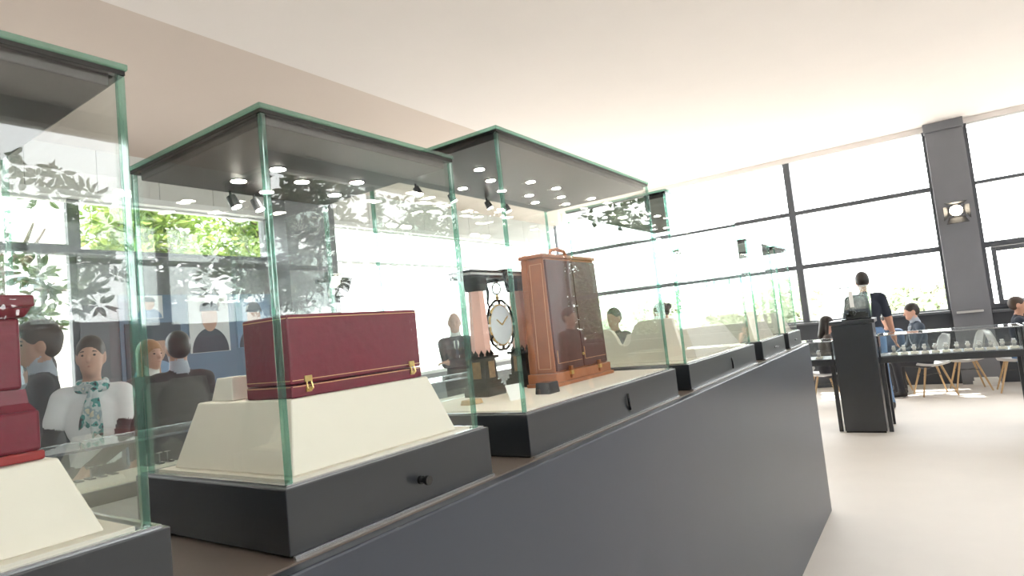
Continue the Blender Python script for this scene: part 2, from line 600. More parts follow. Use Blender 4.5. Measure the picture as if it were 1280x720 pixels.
def display_case(x0, x1, W, zt, lights, spots, lock, label):
    y0, y1 = Y0, Y0 + W
    root = thing('display_case', label, 'display case', ((x0 + x1) / 2, (y0 + y1) / 2, ZP + 0.003))
    b = M().box(x0, x1, y0, y1, ZP + 0.008, ZB).build('base', 'black', root, bevel=0.002)
    M().box(x0 + 0.004, x1 - 0.004, y0 - 0.007, y0 - 0.001, ZP + 0.003, ZP + 0.009).build('base_rail', 'steel', b)
    M().box(x0 + 0.01, x1 - 0.01, y0 + 0.01, y1 - 0.01, ZP + 0.003, ZP + 0.008).build('base_foot', 'black', b)
    lx = x0 + (x1 - x0) * 0.56
    zl = (ZP + ZB) / 2 - 0.004
    if lock == 'knob':
        M().lathe((lx, y0, zl), [(0.008, 0.0), (0.008, -0.006), (0.005, -0.007), (0.005, -0.016), (0.009, -0.017), (0.009, -0.024)], 14, 'y').build('lock', 'black_gloss', b)
    elif lock == 'hook':
        M().tube([(lx, y0 - 0.002, zl + 0.026), (lx - 0.008, y0 - 0.006, zl + 0.012), (lx - 0.009, y0 - 0.007, zl), (lx - 0.004, y0 - 0.006, zl - 0.014), (lx + 0.006, y0 - 0.002, zl - 0.024)], 0.004, 8).build('lock', 'black_gloss', b)
    else:
        M().box(lx - 0.045, lx + 0.045, y0 - 0.006, y0, zl - 0.004, zl + 0.006).build('lock', 'black_gloss', b, bevel=0.002)
    # ledge of thin rails on the base
    a0, a1, c0, c1 = x0 + INS, x1 - INS, y0 + INS, y1 - INS
    rim = M()
    for (p0, p1, q0, q1) in ((a0 - 0.008, a1 + 0.008, c0 - 0.008, c0 - 0.001), (a0 - 0.008, a1 + 0.008, c1 + 0.001, c1 + 0.008), (a0 - 0.008, a0 - 0.001, c0, c1), (a1 + 0.001, a1 + 0.008, c0, c1)):
        rim.box(p0, p1, q0, q1, ZB, ZB + 0.004)
    rim.build('rim', 'steel', b)
    M().box(a0 + T + 0.004, a1 - T - 0.004, c0 + T + 0.004, c1 - T - 0.004, ZB, ZB + 0.006).build('floor_pad', 'cream' if lock != 'none' else 'cream_white', root)
    zg0, zg1 = ZB + 0.001, zt - 0.016
    s = 0.0005
    M().box(a0 + T + s, a1 - T - s, c0, c0 + T, zg0, zg1).build('glass_pane', 'glass', root)
    M().box(a0 + T + s, a1 - T - s, c1 - T, c1, zg0, zg1).build('glass_pane', 'glass', root)
    M().box(a0, a0 + T, c0 + T + s, c1 - T - s, zg0, zg1).build('glass_pane', 'glass', root)
    M().box(a1 - T, a1, c0 + T + s, c1 - T - s, zg0, zg1).build('glass_pane', 'glass', root)
    for px in (a0, a1 - T):
        for py in (c0, c1 - T):
            M().box(px, px + T, py, py + T, zg0, zg1).build('glass_corner', 'glass_edge', root, bevel=0.002)
    gk = M()
    for (p0, p1, q0, q1) in ((a0, a1, c0, c0 + T), (a0, a1, c1 - T, c1), (a0, a0 + T, c0 + T, c1 - T), (a1 - T, a1, c0 + T, c1 - T)):
        gk.box(p0, p1, q0, q1, zt - 0.0155, zt - 0.009)
    gk.build('gasket', 'black_gloss', root)
    # lid: plate glass with green edges over a black panel with lamps
    M().box(a0 - 0.003, a1 + 0.003, c0 - 0.003, c1 + 0.003, zt - 0.0085, zt).build('lid_glass', 'glass_edge', root, bevel=0.0015)
    lp = M().slot(0)
    lp.box(a0 + T + 0.004, a1 - T - 0.004, c0 + T + 0.004, c1 - T - 0.004, zt - 0.030, zt - 0.0105)
    lid = lp.build('lid_panel', 'lid_under', root, bevel=0.002)
    for (lxx, lyy) in lights:
        d = M().lathe((lxx, lyy, zt - 0.030), [(0.0165, 0.0), (0.0185, -0.0002), (0.0185, -0.0012), (0.0165, -0.0014)], 20).build('downlight', 'black_metal', lid)
        M().lathe((lxx, lyy, zt - 0.0315), [(0.0155, 0.0), (0.0155, -0.0003)], 20).build('lamp', 'lamp_glow', d)
    for (lxx, lyy) in spots:
        d = M().tube([(lxx, lyy, zt - 0.03), (lxx, lyy, zt - 0.043)], 0.003, 8)
        d.tube([(lxx, lyy, zt - 0.041), (lxx + 0.008, lyy - 0.008, zt - 0.067)], [0.0105, 0.0125], 14)
        d = d.build('spotlight', 'black_metal', lid)
        M().tube([(lxx + 0.008, lyy - 0.008, zt - 0.0665), (lxx + 0.0085, lyy - 0.0085, zt - 0.0685)], 0.0105, 14).build('lamp', 'lamp_glow', d)
    return root


ZT2, ZT3 = 1.968, 2.0836
display_case(-0.113, 0.4099, 0.485, ZT2, [(0.0, 1.08), (0.12, 1.2), (0.24, 1.08)], [(0.1, 1.29), (0.2, 1.29)], 'knob',
             'glass show case with a stepped dark red leather case inside')
display_case(0.5821, 1.105, 0.485, ZT2, [(0.78, 1.085), (0.88, 1.14), (0.766, 1.206), (0.986, 1.077), (0.867, 1.255), (1.02, 1.198)], [(0.80, 1.295), (0.86, 1.295)], 'knob',
             'glass show case holding the long dark red leather chest')
display_case(1.264, 2.3219, 0.512, ZT3, [(1.489, 1.085), (1.628, 1.145), (1.629, 1.265), (1.767, 1.077), (1.933, 1.073), (1.938, 1.194), (2.08, 1.137), (2.07, 1.25), (2.227, 1.08), (1.781, 1.209), (2.22, 1.195)],
             [(1.45, 1.315), (1.62, 1.315), (1.83, 1.315), (1.95, 1.315)], 'hook', 'tall wide glass show case with the column clock and brown travel case inside')
display_case(2.4781, 3.6005, 0.512, ZT3, [(2.62, 1.08), (2.78, 1.2), (2.95, 1.08), (3.1, 1.2), (3.25, 1.08), (3.4, 1.2)], [(2.7, 1.315), (3.0, 1.315)], 'hook',
             'tall wide glass show case with the scooped cream display board inside')
display_case(3.7875, 4.4374, 0.485, ZT2, [(3.95, 1.08), (4.1, 1.2), (4.25, 1.08)], [(4.0, 1.29)], 'slot', 'glass show case next but one to the free end of the plinth, cream riser inside'.replace('next but one to', 'second from'))
display_case(4.5775, 5.045, 0.485, ZT2, [(4.7, 1.08), (4.8, 1.2), (4.92, 1.08)], [(4.75, 1.29)], 'slot', 'small glass show case at the free end of the plinth')

ZF = ZB + 0.0062   # inner floor of the cases


# --- case 1: cream riser and stepped red leather case
def riser(x0, x1, y0, y1, dx, dy, h, label, m='cream', group=None):
    o = M().frustum(x0, x1, y0, y1, ZF, x0 + dx, x1 - dx, y0 + dy, y1 - dy, ZF + h).build('display_riser', m, None, bevel=0.003)
    return tag(o, label, 'riser', group)


riser(-0.06, 0.355, 0.905, 1.29, 0.03, 0.05, 0.098, 'cream tapered riser under the stepped red leather case')
z1 = ZF + 0.0985
rc = thing('stepped_leather_case', 'dark red leather case with stepped base and projecting cap on a cream riser', 'leather case', (0.2, 1.02, z1))
M().box(0.05, 0.315, 0.965, 1.16, z1, z1 + 0.012).build('base_trim', 'red_trim', rc, bevel=0.003)
sb = M().box(0.053, 0.312, 0.968, 1.157, z1 + 0.012, z1 + 0.064)
sb.build('base', 'red_leather', rc, bevel=0.004)
sb = M()
pr_ = [(0.0, z1 + 0.064), (0.006, z1 + 0.074), (0.008, z1 + 0.092)]
for (a, za), (c, zc) in zip(pr_[:-1], pr_[1:]):
    sb.frustum(0.056 + a, 0.309 - a, 0.971 + a, 1.154 - a, za, 0.056 + c, 0.309 - c, 0.971 + c, 1.154 - c, zc)
sb.build('base_moulding', 'red_leather', rc)
M().box(0.067, 0.299, 0.982, 1.145, z1 + 0.092, z1 + 0.185).build('body', 'red_leather', rc, bevel=0.004)
cp = M().frustum(0.062, 0.303, 0.977, 1.15, z1 + 0.185, 0.055, 0.310, 0.970, 1.157, z1 + 0.198)
cp.box(0.053, 0.312, 0.968, 1.159, z1 + 0.198, z1 + 0.214)
cp.build('cap', 'red_leather', rc, bevel=0.003)

# --- case 2: riser, chest, small stand
riser(0.627, 1.045, 0.895, 1.275, 0.035, 0.038, 0.122, 'large cream tapered riser under the long red leather chest')
z2 = ZF + 0.1225
ch = thing('leather_chest', 'long dark red leather chest with gold lines and brass latches', 'chest', (0.82, 1.0, z2))
CX0, CX1, CY0, CY1, CZ1 = 0.668, 0.998, 0.938, 1.075, z2 + 0.148
M().box(CX0, CX1, CY0, CY1, z2, z2 + 0.022).build('lower_tray', 'red_leather', ch, bevel=0.003)
M().box(CX0, CX1, CY0, CY1, z2 + 0.0235, CZ1).build('lid', 'red_leather', ch, bevel=0.004)
for zz in (z2 + 0.019, z2 + 0.030, CZ1 - 0.007):
    g = M()
    g.box(CX0 + 0.003, CX1 - 0.003, CY0 - 0.0006, CY0 + 0.001, zz, zz + 0.0013)
    g.box(CX0 - 0.0006, CX0 + 0.001, CY0 + 0.003, CY1 - 0.003, zz, zz + 0.0013)
    g.build('gold_line', 'gold_line', ch)
for xk in (CX0 + 0.035, CX1 - 0.03):
    l = M().box(xk - 0.008, xk + 0.008, CY0 - 0.003, CY0, z2 + 0.026, z2 + 0.037).build('latch', 'brass', ch, bevel=0.001)
    M().tube([(xk - 0.005, CY0 - 0.003, z2 + 0.026), (xk - 0.006, CY0 - 0.006, z2 + 0.014), (xk, CY0 - 0.007, z2 + 0.010), (xk + 0.006, CY0 - 0.006, z2 + 0.014), (xk + 0.005, CY0 - 0.003, z2 + 0.026)], 0.0016, 6).build('hasp', 'brass', l)
    M().box(xk - 0.006, xk + 0.006, CY0 - 0.003, CY0, z2 + 0.008, z2 + 0.017).build('catch_plate', 'brass', l, bevel=0.001)
st = thing('display_stand', 'small cream two-part stand behind the red leather chest', 'stand', (0.72, 1.17, z2))
M().frustum(0.672, 0.735, 1.13, 1.205, z2, 0.68, 0.728, 1.14, 1.195, z2 + 0.045).build('block', 'cream_white', st, bevel=0.002)
M().frustum(0.737, 0.80, 1.125, 1.19, z2, 0.742, 0.795, 1.132, 1.183, z2 + 0.05).build('block', 'cream_white', st, bevel=0.002)

# --- case 3: column clock
cy = 1.25
CA, CB = 1.625, 1.865
CM = (CA + CB) / 2
ck = thing('portico_clock', 'ornate clock hanging between two rose quartz columns under a black lintel', 'clock', (1.745, cy, ZF))
for cx in (CA, CB):
    b = M()
    b.box(cx - 0.05, cx + 0.05, cy - 0.05, cy + 0.05, ZF, ZF + 0.030)
    b.box(cx - 0.046, cx + 0.046, cy - 0.046, cy + 0.046, ZF + 0.030, ZF + 0.036)
    bb = b.build('column_base', 'onyx', ck, bevel=0.002)
    M().box(cx - 0.041, cx + 0.041, cy - 0.041, cy + 0.041, ZF + 0.036, ZF + 0.050).build('base_step', 'onyx', bb, bevel=0.002)
    pd = M().frustum(cx - 0.034, cx + 0.034, cy - 0.034, cy + 0.034, ZF + 0.050, cx - 0.031, cx + 0.031, cy - 0.031, cy + 0.031, ZF + 0.120).build('pedestal', 'onyx', ck, bevel=0.002)
    for (dx, dy, sx, sy) in ((0, -0.0355, 0.016, 0.001), (-0.0355, 0, 0.001, 0.016)):
        M().box(cx + dx - sx, cx + dx + sx, cy + dy - sy, cy + dy + sy, ZF + 0.058, ZF + 0.112).build('pedestal_panel', 'bronze_panel', pd)
    M().box(cx - 0.04, cx + 0.04, cy - 0.04, cy + 0.04, ZF + 0.120, ZF + 0.130).build('collar', 'onyx', ck, bevel=0.002)
    cr = M()
    for k in range(10):
        a = 2 * math.pi * k / 10
        cr.lathe((cx + 0.033 * math.cos(a), cy + 0.033 * math.sin(a), ZF + 0.130), [(0.007, 0), (0.009, 0.006), (0.004, 0.013), (0.0005, 0.02)], 6)
    cr.build('leaf_crown', 'onyx', ck)
    M().lathe((cx, cy, ZF + 0.130), [(0.033, 0), (0.032, 0.06), (0.029, 0.13), (0.026, 0.215)], 6).build('column', 'rose_quartz', ck)
    cap = M().box(cx - 0.029, cx + 0.029, cy - 0.029, cy + 0.029, ZF + 0.374, ZF + 0.385)
    cap.frustum(cx - 0.024, cx + 0.024, cy - 0.024, cy + 0.024, ZF + 0.345, cx - 0.029, cx + 0.029, cy - 0.029, cy + 0.029, ZF + 0.374)
    cap.build('capital', 'onyx', ck, bevel=0.0015)
    M().tube([(cx + 0.034, cy - 0.02, ZF + 0.37), (cx + 0.038, cy - 0.022, ZF + 0.34), (cx + 0.034, cy - 0.02, ZF + 0.305), (cx + 0.04, cy - 0.022, ZF + 0.285)], [0.005, 0.006, 0.004, 0.002], 8).build('scroll', 'onyx', ck)
lt = M().box(CA - 0.075, CB + 0.075, cy - 0.045, cy + 0.045, ZF + 0.3855, ZF + 0.397).build('lintel', 'onyx', ck, bevel=0.0015)
M().box(CA - 0.07, CB + 0.07, cy - 0.04, cy + 0.04, ZF + 0.397, ZF + 0.405).build('lintel_band', 'enamel_white', lt)
M().box(CA - 0.08, CB + 0.08, cy - 0.048, cy + 0.048, ZF + 0.405, ZF + 0.412).build('lintel_top', 'onyx', lt, bevel=0.0015)
M().box(CM - 0.01, CM + 0.01, cy - 0.052, cy + 0.052, ZF + 0.378, ZF + 0.418).build('keystone', 'onyx', lt, bevel=0.0015)
hp = [(CM, cy + 0.018 * math.sin(a), ZF + 0.356 + 0.02 * math.cos(a)) for a in [2 * math.pi * k / 16 for k in range(16)]]
M().tube(hp, 0.003, 8, closed=True).build('hanging_ring', 'steel', ck)
M().tube([(CM, cy, ZF + 0.334), (CM, cy, ZF + 0.318)], 0.005, 8).build('hanger', 'brass', ck)
# dial facing the show-case front (towards -y)
dz, DR = ZF + 0.228, 0.088
of = lambda r, n=8, y=0.0: [(CM + 0.92 * r * math.sin(2 * math.pi * (k + 0.5) / n), cy + y, dz + r * math.cos(2 * math.pi * (k + 0.5) / n)) for k in range(n)]
d = M().prism(list(reversed(of(0.068, 24, -0.008))), (0, 0.016, 0)).build('dial', 'crystal', ck)
for rr_, th in ((DR, 0.0045), (0.072, 0.0035)):
    M().tube(of(rr_, 12, -0.004), th, 8, closed=True).build('dial_frame', 'onyx' if rr_ > 0.08 else 'brass', ck)
for k in range(12):
    a = 2 * math.pi * k / 12
    M().obox((CM + 0.92 * 0.080 * math.sin(a), cy - 0.006, dz + 0.080 * math.cos(a)), (0.009, 0.006, 0.015), Matrix.Rotation(a, 3, 'Y')).build('hour_plate', 'enamel_white' if k % 2 else 'onyx', ck)
for a, L in ((0.9, 0.045), (-1.0, 0.034)):
    M().obox((CM + 0.5 * L * math.sin(a), cy - 0.0105, dz + 0.5 * L * math.cos(a)), (0.004, 0.002, L), Matrix.Rotation(a, 3, 'Y')).build('hand', 'brass', d)
fin = M().lathe((CM, cy, dz + DR), [(0.004, 0), (0.007, 0.008), (0.003, 0.016)], 8)
fin.build('finial', 'brass', ck)

# brown travel case with two doors
tcs = thing('travel_case', 'tall brown leather travel case with closed double doors and tan side', 'travel case', (2.0, 1.13, ZF))
bx0, bx1, by0, by1 = 1.80, 2.20, 1.08, 1.185
zt_ = ZF + 0.445
M().box(bx0 - 0.018, bx1 + 0.018, by0 - 0.018, by1 + 0.004, ZF, ZF + 0.012).build('foot_board', 'tan_leather', tcs, bevel=0.002)
M().box(bx0 - 0.010, bx1 + 0.010, by0 - 0.010, by1 + 0.002, ZF + 0.012, ZF + 0.045).build('plinth_drawer', 'tan_leather', tcs, bevel=0.003)
M().frustum(bx0, bx1, by0, by1, ZF + 0.045, bx0 + 0.008, bx1 - 0.008, by0 + 0.008, by1 - 0.004, zt_).build('body', 'tan_leather', tcs, bevel=0.004)
for (p, q) in ((bx0 + 0.006, (bx0 + bx1) / 2 - 0.0015), ((bx0 + bx1) / 2 + 0.0015, bx1 - 0.006)):
    dr = M().hexa([(p, by0 - 0.006, ZF + 0.05), (q, by0 - 0.006, ZF + 0.05), (q, by0 + 0.004, ZF + 0.05), (p, by0 + 0.004, ZF + 0.05)],
                  [(p + (0.007 if p < 1.9 else 0), by0 + 0.001, zt_ - 0.008), (q - (0.007 if q > 2.1 else 0), by0 + 0.001, zt_ - 0.008), (q - (0.007 if q > 2.1 else 0), by0 + 0.012, zt_ - 0.008), (p + (0.007 if p < 1.9 else 0), by0 + 0.012, zt_ - 0.008)]).build('door', 'brown_leather', tcs, bevel=0.002)
    M().box(p + 0.012, q - 0.012, by0 - 0.0075, by0 - 0.005, ZF + 0.075, ZF + 0.0765).build('stitching', 'stitch', dr)
    M().box(p + 0.012, p + 0.0135, by0 - 0.0075, by0 - 0.0045, ZF + 0.075, ZF + 0.12).build('stitching', 'stitch', dr)
for xk in (bx0 + 0.09, bx1 - 0.09):
    M().box(xk - 0.007, xk + 0.007, by0 - 0.0175, by0 - 0.006, ZF + 0.02, ZF + 0.062).build('strap', 'tan_leather', tcs, bevel=0.001)
    M().box(xk - 0.009, xk + 0.009, by0 - 0.0185, by0 - 0.010, ZF + 0.032, ZF + 0.046).build('buckle', 'brass', tcs, bevel=0.001)
M().lathe(((bx0 + bx1) / 2, by0 - 0.006, ZF + 0.095), [(0.005, 0), (0.005, -0.004), (0.002, -0.006)], 10, 'y').build('door_knob', 'brass', tcs)
# leather lid, side strap and stitched frame on the tan side
M().box(bx0 + 0.0, bx1 - 0.0, by0 + 0.002, by1, zt_, zt_ + 0.014).build('lid', 'tan_leather', tcs, bevel=0.004)
M().frustum(bx0 - 0.0045, bx0 - 0.0005, by0 + 0.072, by0 + 0.088, ZF + 0.046, bx0 + 0.0035, bx0 + 0.0085, by0 + 0.072, by0 + 0.088, zt_ + 0.016).build('side_strap', 'tan_leather', tcs, bevel=0.001)
M().box(bx0 - 0.004, bx0 + 0.004, by0 + 0.068, by0 + 0.092, ZF + 0.335, ZF + 0.35).build('side_strap_loop', 'tan_leather', tcs, bevel=0.001)
for yk in (by0 + 0.014, by0 + 0.062):
    M().frustum(bx0 - 0.0012, bx0 + 0.001, yk, yk + 0.0016, ZF + 0.06, bx0 + 0.0062, bx0 + 0.0085, yk, yk + 0.0016, zt_ - 0.02).build('stitching', 'stitch', tcs)
for zk in (ZF + 0.06, zt_ - 0.022):
    t_ = (zk - ZF - 0.045) / 0.385 * 0.008
    M().box(bx0 + t_ - 0.0014, bx0 + t_ + 0.001, by0 + 0.014, by0 + 0.062, zk, zk + 0.0016).build('stitching', 'stitch', tcs)
M().tube([(1.94, 1.135, zt_ + 0.014), (1.95, 1.135, zt_ + 0.038), (2.0, 1.135, zt_ + 0.046), (2.05, 1.135, zt_ + 0.038), (2.06, 1.135, zt_ + 0.014)], 0.007, 10).build('carry_handle', 'tan_leather', tcs, smooth=True)

# small dark block and a card label by the clock
o = M().frustum(1.60, 1.66, 0.985, 1.04, ZF, 1.603, 1.657, 0.988, 1.037, ZF + 0.035).build('small_block', ['onyx'], None, bevel=0.002)
tag(o, 'small dark block at the foot of the brown travel case', 'block')
cd = thing('card_label', 'blank white card label leaning before the column clock', 'label', (1.50, 1.06, ZF))
M().hexa([(1.475, 1.045, ZF), (1.535, 1.03, ZF), (1.5355, 1.032, ZF), (1.4755, 1.047, ZF)], [(1.478, 1.062, ZF + 0.045), (1.538, 1.047, ZF + 0.045), (1.5385, 1.049, ZF + 0.045), (1.4785, 1.064, ZF + 0.045)]).build('card', 'paper', cd)
M().hexa([(1.50, 1.066, ZF), (1.515, 1.062, ZF), (1.515, 1.065, ZF), (1.50, 1.069, ZF)], [(1.50, 1.059, ZF + 0.03), (1.515, 1.055, ZF + 0.03), (1.515, 1.057, ZF + 0.03), (1.50, 1.061, ZF + 0.03)]).build('card_foot', 'paper', cd)
o = M().frustum(1.40, 1.455, 1.13, 1.175, ZF, 1.403, 1.452, 1.133, 1.172, ZF + 0.014).build('wooden_chip', 'wood', None, bevel=0.002)
tag(o, 'small flat wooden piece on the cream floor left of the clock foot'.replace(' left of', ' beside'), 'block')

# --- case 4: scooped board and riser; cases 5 and 6: risers
sc_pts = [(1.335, 0.0), (1.335, 0.165), (1.265, 0.168), (1.235, 0.155), (1.215, 0.12), (1.205, 0.095), (1.19, 0.085), (1.165, 0.085), (1.15, 0.10), (1.14, 0.135), (1.125, 0.17), (1.10, 0.188), (1.02, 0.19), (0.945, 0.19), (0.905, 0.0)]
o = M().prism([(2.60, y, ZF + z) for y, z in sc_pts], (0.03, 0, 0)).build('scooped_board', 'cream', None, bevel=0.003)
tag(o, 'cream display board with a scooped dip in its top edge', 'display board')
o = M().frustum(2.74, 3.52, 0.90, 1.30, ZF, 2.80, 3.40, 0.95, 1.25, ZF + 0.13).build('display_riser', 'cream_white', None, bevel=0.003)
tag(o, 'pale long tapered riser behind the scooped cream board', 'riser')
riser(3.84, 4.36, 0.90, 1.26, 0.09, 0.05, 0.17, 'cream tapered riser alone in the show case second from the plinth end', 'cream')
riser(4.63, 4.99, 0.90, 1.26, 0.08, 0.05, 0.14, 'cream tapered riser in the show case at the free plinth end', 'cream')

# ------------------------------------------------------------------ glass-topped counters
ORD = ['first','second','third','fourth','fifth','sixth','seventh','eighth','ninth','tenth','eleventh','twelfth']


def vitrine(name, x0, x1, y0, y1, zb, zt, label, legs, body=None, board=0.07, posts=()):
    """table vitrine: board, four panes, glass top with a metal edge; on legs or on a closed body"""
    root = thing(name, label, 'vitrine', ((x0 + x1) / 2, (y0 + y1) / 2, 0))
    g = 0.008
    M().box(x0, x1, y0, y1, zb - board, zb).build('table_board', 'black', root, bevel=0.003)
    M().box(x0 + 0.02, x1 - 0.02, y0 + 0.02, y1 - 0.02, zb, zb + 0.006).build('lining', 'cream' if body else 'photo_dark', root)
    M().box(x0, x1, y0, y0 + g, zb + 0.0005, zt - 0.012).build('glass_pane', 'glass', root)
    M().box(x0, x1, y1 - g, y1, zb + 0.0005, zt - 0.012).build('glass_pane', 'glass', root)
    M().box(x0, x0 + g, y0 + g, y1 - g, zb + 0.0005, zt - 0.012).build('glass_pane', 'glass', root)
    M().box(x1 - g, x1, y0 + g, y1 - g, zb + 0.0005, zt - 0.012).build('glass_pane', 'glass', root)
    M().box(x0 + 0.015, x1 - 0.015, y0 + 0.015, y1 - 0.015, zt - 0.01, zt - 0.002).build('glass_top', 'glass', root)
    e = M()
    for (p0, p1, q0, q1) in ((x0, x1, y0, y0 + 0.014), (x0, x1, y1 - 0.014, y1), (x0, x0 + 0.014, y0 + 0.014, y1 - 0.014), (x1 - 0.014, x1, y0 + 0.014, y1 - 0.014)):
        e.box(p0, p1, q0, q1, zt - 0.012, zt)
    e.build('top_rail', 'steel', root)
    for (px, py) in posts:
        M().box(px - 0.009, px + 0.009, py - 0.009, py + 0.009, zb, zt - 0.012).build('corner_post', 'black_metal', root)
    for (px, py) in legs:
        M().box(px - 0.022, px + 0.022, py - 0.022, py + 0.022, 0, zb - board).build('leg', 'black', root, bevel=0.002)
    if body:
        M().box(x0 + 0.03, x1 - 0.03, y0 + 0.05, y1 - 0.03, 0, zb - board).build('counter_body', body, root, bevel=0.003)
    return root


# counter behind the show cases
vitrine('glass_counter', 1.02, 5.3, 3.27, 3.72, 1.02, 1.22, 'long glass-topped counter in front of the woman in white', (), 'fascia')
CZ = 1.0262
NTRAY = NH = 0
for (tx, ty, kind) in ((1.32, 3.44, 'bars'), (1.64, 3.44, 'bars'), (1.92, 3.50, 'house'), (2.3, 3.44, 'bars'), (2.65, 3.48, 'house'), (3.05, 3.44, 'bars'), (3.45, 3.48, 'house')):
    if kind == 'bars':
        t = thing('jewel_tray', 'cream jewel tray with small rods, %s tray from the counter end by the jacketed man' % ORD[(NTRAY := NTRAY + 1) - 1], 'tray', (tx, ty, CZ), 'jewel trays in the counter')
        M().frustum(tx - 0.11, tx + 0.11, ty - 0.06, ty + 0.06, CZ, tx - 0.10, tx + 0.10, ty - 0.05, ty + 0.05, CZ + 0.028).build('block', 'cream_white', t, bevel=0.002)
        for k in range(4):
            px = tx - 0.075 + 0.05 * k
            M().box(px - 0.014, px + 0.014, ty - 0.035, ty + 0.035, CZ + 0.028, CZ + 0.034).build('bracelet', 'onyx', t, bevel=0.001)
        for k in range(2):
            px = tx - 0.02 + 0.04 * k
            s = M().tube([(px, ty, CZ + 0.028), (px, ty, CZ + 0.085)], 0.0025, 8)
            s.tube([(px - 0.014, ty, CZ + 0.085), (px + 0.014, ty, CZ + 0.085)], 0.003, 8)
            s.build('ring_stand', 'steel', t)
    else:
        o = M().prism([(tx - 0.06, ty, CZ), (tx + 0.06, ty, CZ), (tx + 0.06, ty, CZ + 0.06), (tx, ty, CZ + 0.10), (tx - 0.06, ty, CZ + 0.06)], (0, 0.05, 0)).build('gable_stand', 'cream_white', None, bevel=0.003)
        NH += 1
        tag(o, 'cream gable-shaped jewel stand in the glass-topped counter, %s from the jacketed man' % ORD[NH - 1], 'stand', 'gable stands in the counter')

# tall pedestal with a small glass box, and the two table vitrines either side
pd = thing('pedestal', 'tall black pedestal carrying a small glass box', 'pedestal', (8.2, 0.81, 0))
M().box(8.03, 8.42, 0.60, 1.02, 0.02, 1.235).build('pedestal_body', 'black', pd, bevel=0.003)
M().box(8.015, 8.435, 0.575, 1.035, 1.24, 1.285).build('pedestal_top', 'black', pd, bevel=0.003)
M().box(8.04, 8.41, 0.61, 1.01, 0, 0.02).build('pedestal_foot', 'black_gloss', pd)
gb = thing('glass_box', 'small glass box with a number standing on the black pedestal', 'glass box', (8.2, 0.74, 1.285))
bx = (8.06, 8.34, 0.60, 0.905, 1.286, 1.66)
M().box(bx[0], bx[1], bx[2], bx[3], bx[4], bx[4] + 0.012).build('box_floor', 'black_gloss', gb)
for (p0, p1, q0, q1) in ((bx[0], bx[0] + 0.008, bx[2], bx[3]), (bx[1] - 0.008, bx[1], bx[2], bx[3]), (bx[0] + 0.008, bx[1] - 0.008, bx[2], bx[2] + 0.008), (bx[0] + 0.008, bx[1] - 0.008, bx[3] - 0.008, bx[3])):
    M().box(p0, p1, q0, q1, bx[4] + 0.0125, bx[5]).build('glass_pane', 'glass', gb)
M().box(bx[0], bx[0] + 0.012, bx[2] - 0.003, bx[2], bx[4] + 0.0125, bx[5]).build('glass_edge_strip', 'glass_edge', gb)
M().box(bx[0] - 0.012, bx[1] + 0.012, bx[2] - 0.012, bx[3] + 0.012, bx[5] + 0.0005, bx[5] + 0.012).build('box_lid', 'white_frame', gb, bevel=0.002)
tx = bpy.data.curves.new('number', 'FONT')
tx.body = '1'
tx.size = 0.25
tx.offset = 0.009
tx.extrude = 0.001
tx.align_x = 'CENTER'
to = bpy.data.objects.new('number', tx)
COL.objects.link(to)
bpy.context.view_layer.update()
me = bpy.data.meshes.new_from_object(to)
COL.objects.unlink(to)
bpy.data.objects.remove(to)
me.materials.append(MATS['paper'])
me.name = 'number'
rot = Matrix(((0, 0, -1), (-1, 0, 0), (0, 1, 0)))    # reads upright when seen from -x
me.transform(rot.to_4x4())
num = link('number', me, gb)
num.location = Vector((8.056, 0.775, 1.44)) - gb.location
tk = thing('dark_ornament', 'stack of small dark ornaments inside the glass box on the pedestal', 'ornament', (8.2, 0.75, 1.2985))
for k, (px, py, s, h) in enumerate(((8.14, 0.83, 0.035, 0.06), (8.13, 0.74, 0.04, 0.075), (8.15, 0.66, 0.03, 0.055), (8.24, 0.80, 0.04, 0.09), (8.25, 0.69, 0.035, 0.07))):
    b = M().frustum(px - s, px + s, py - s, py + s, 1.2985, px - s * 0.8, px + s * 0.8, py - s * 0.8, py + s * 0.8, 1.2985 + h * 0.6)
    b.box(px - s * 0.9, px + s * 0.9, py - s * 0.9, py + s * 0.9, 1.2985 + h * 0.6, 1.2985 + h)
    b.build('ornament_block', 'onyx', tk, bevel=0.002)

vitrine('table_vitrine', 8.10, 8.62, -0.72, 0.592, 0.84, 1.085, 'long table vitrine with a row of watches right beside the black pedestal'.replace(' right', ''),
        ((8.125, 0.565), (8.59, 0.565), (8.125, -0.69), (8.59, -0.69)), posts=((8.11, -0.70), (8.11, 0.575), (8.60, -0.70)))
vitrine('table_vitrine', 8.10, 8.62, 1.04, 2.1, 0.84, 1.06, 'table vitrine between the plinth end and the black pedestal',
        ((8.125, 1.068), (8.59, 1.068), (8.125, 2.06), (8.59, 2.06)), posts=((8.11, 1.055),))
vitrine('table_vitrine', 8.10, 8.62, -1.9, -0.76, 0.84, 1.085, 'table vitrine standing end to end with the watch vitrine',
        ((8.13, -0.80), (8.59, -0.80), (8.13, -1.86)), posts=((8.11, -0.775),))


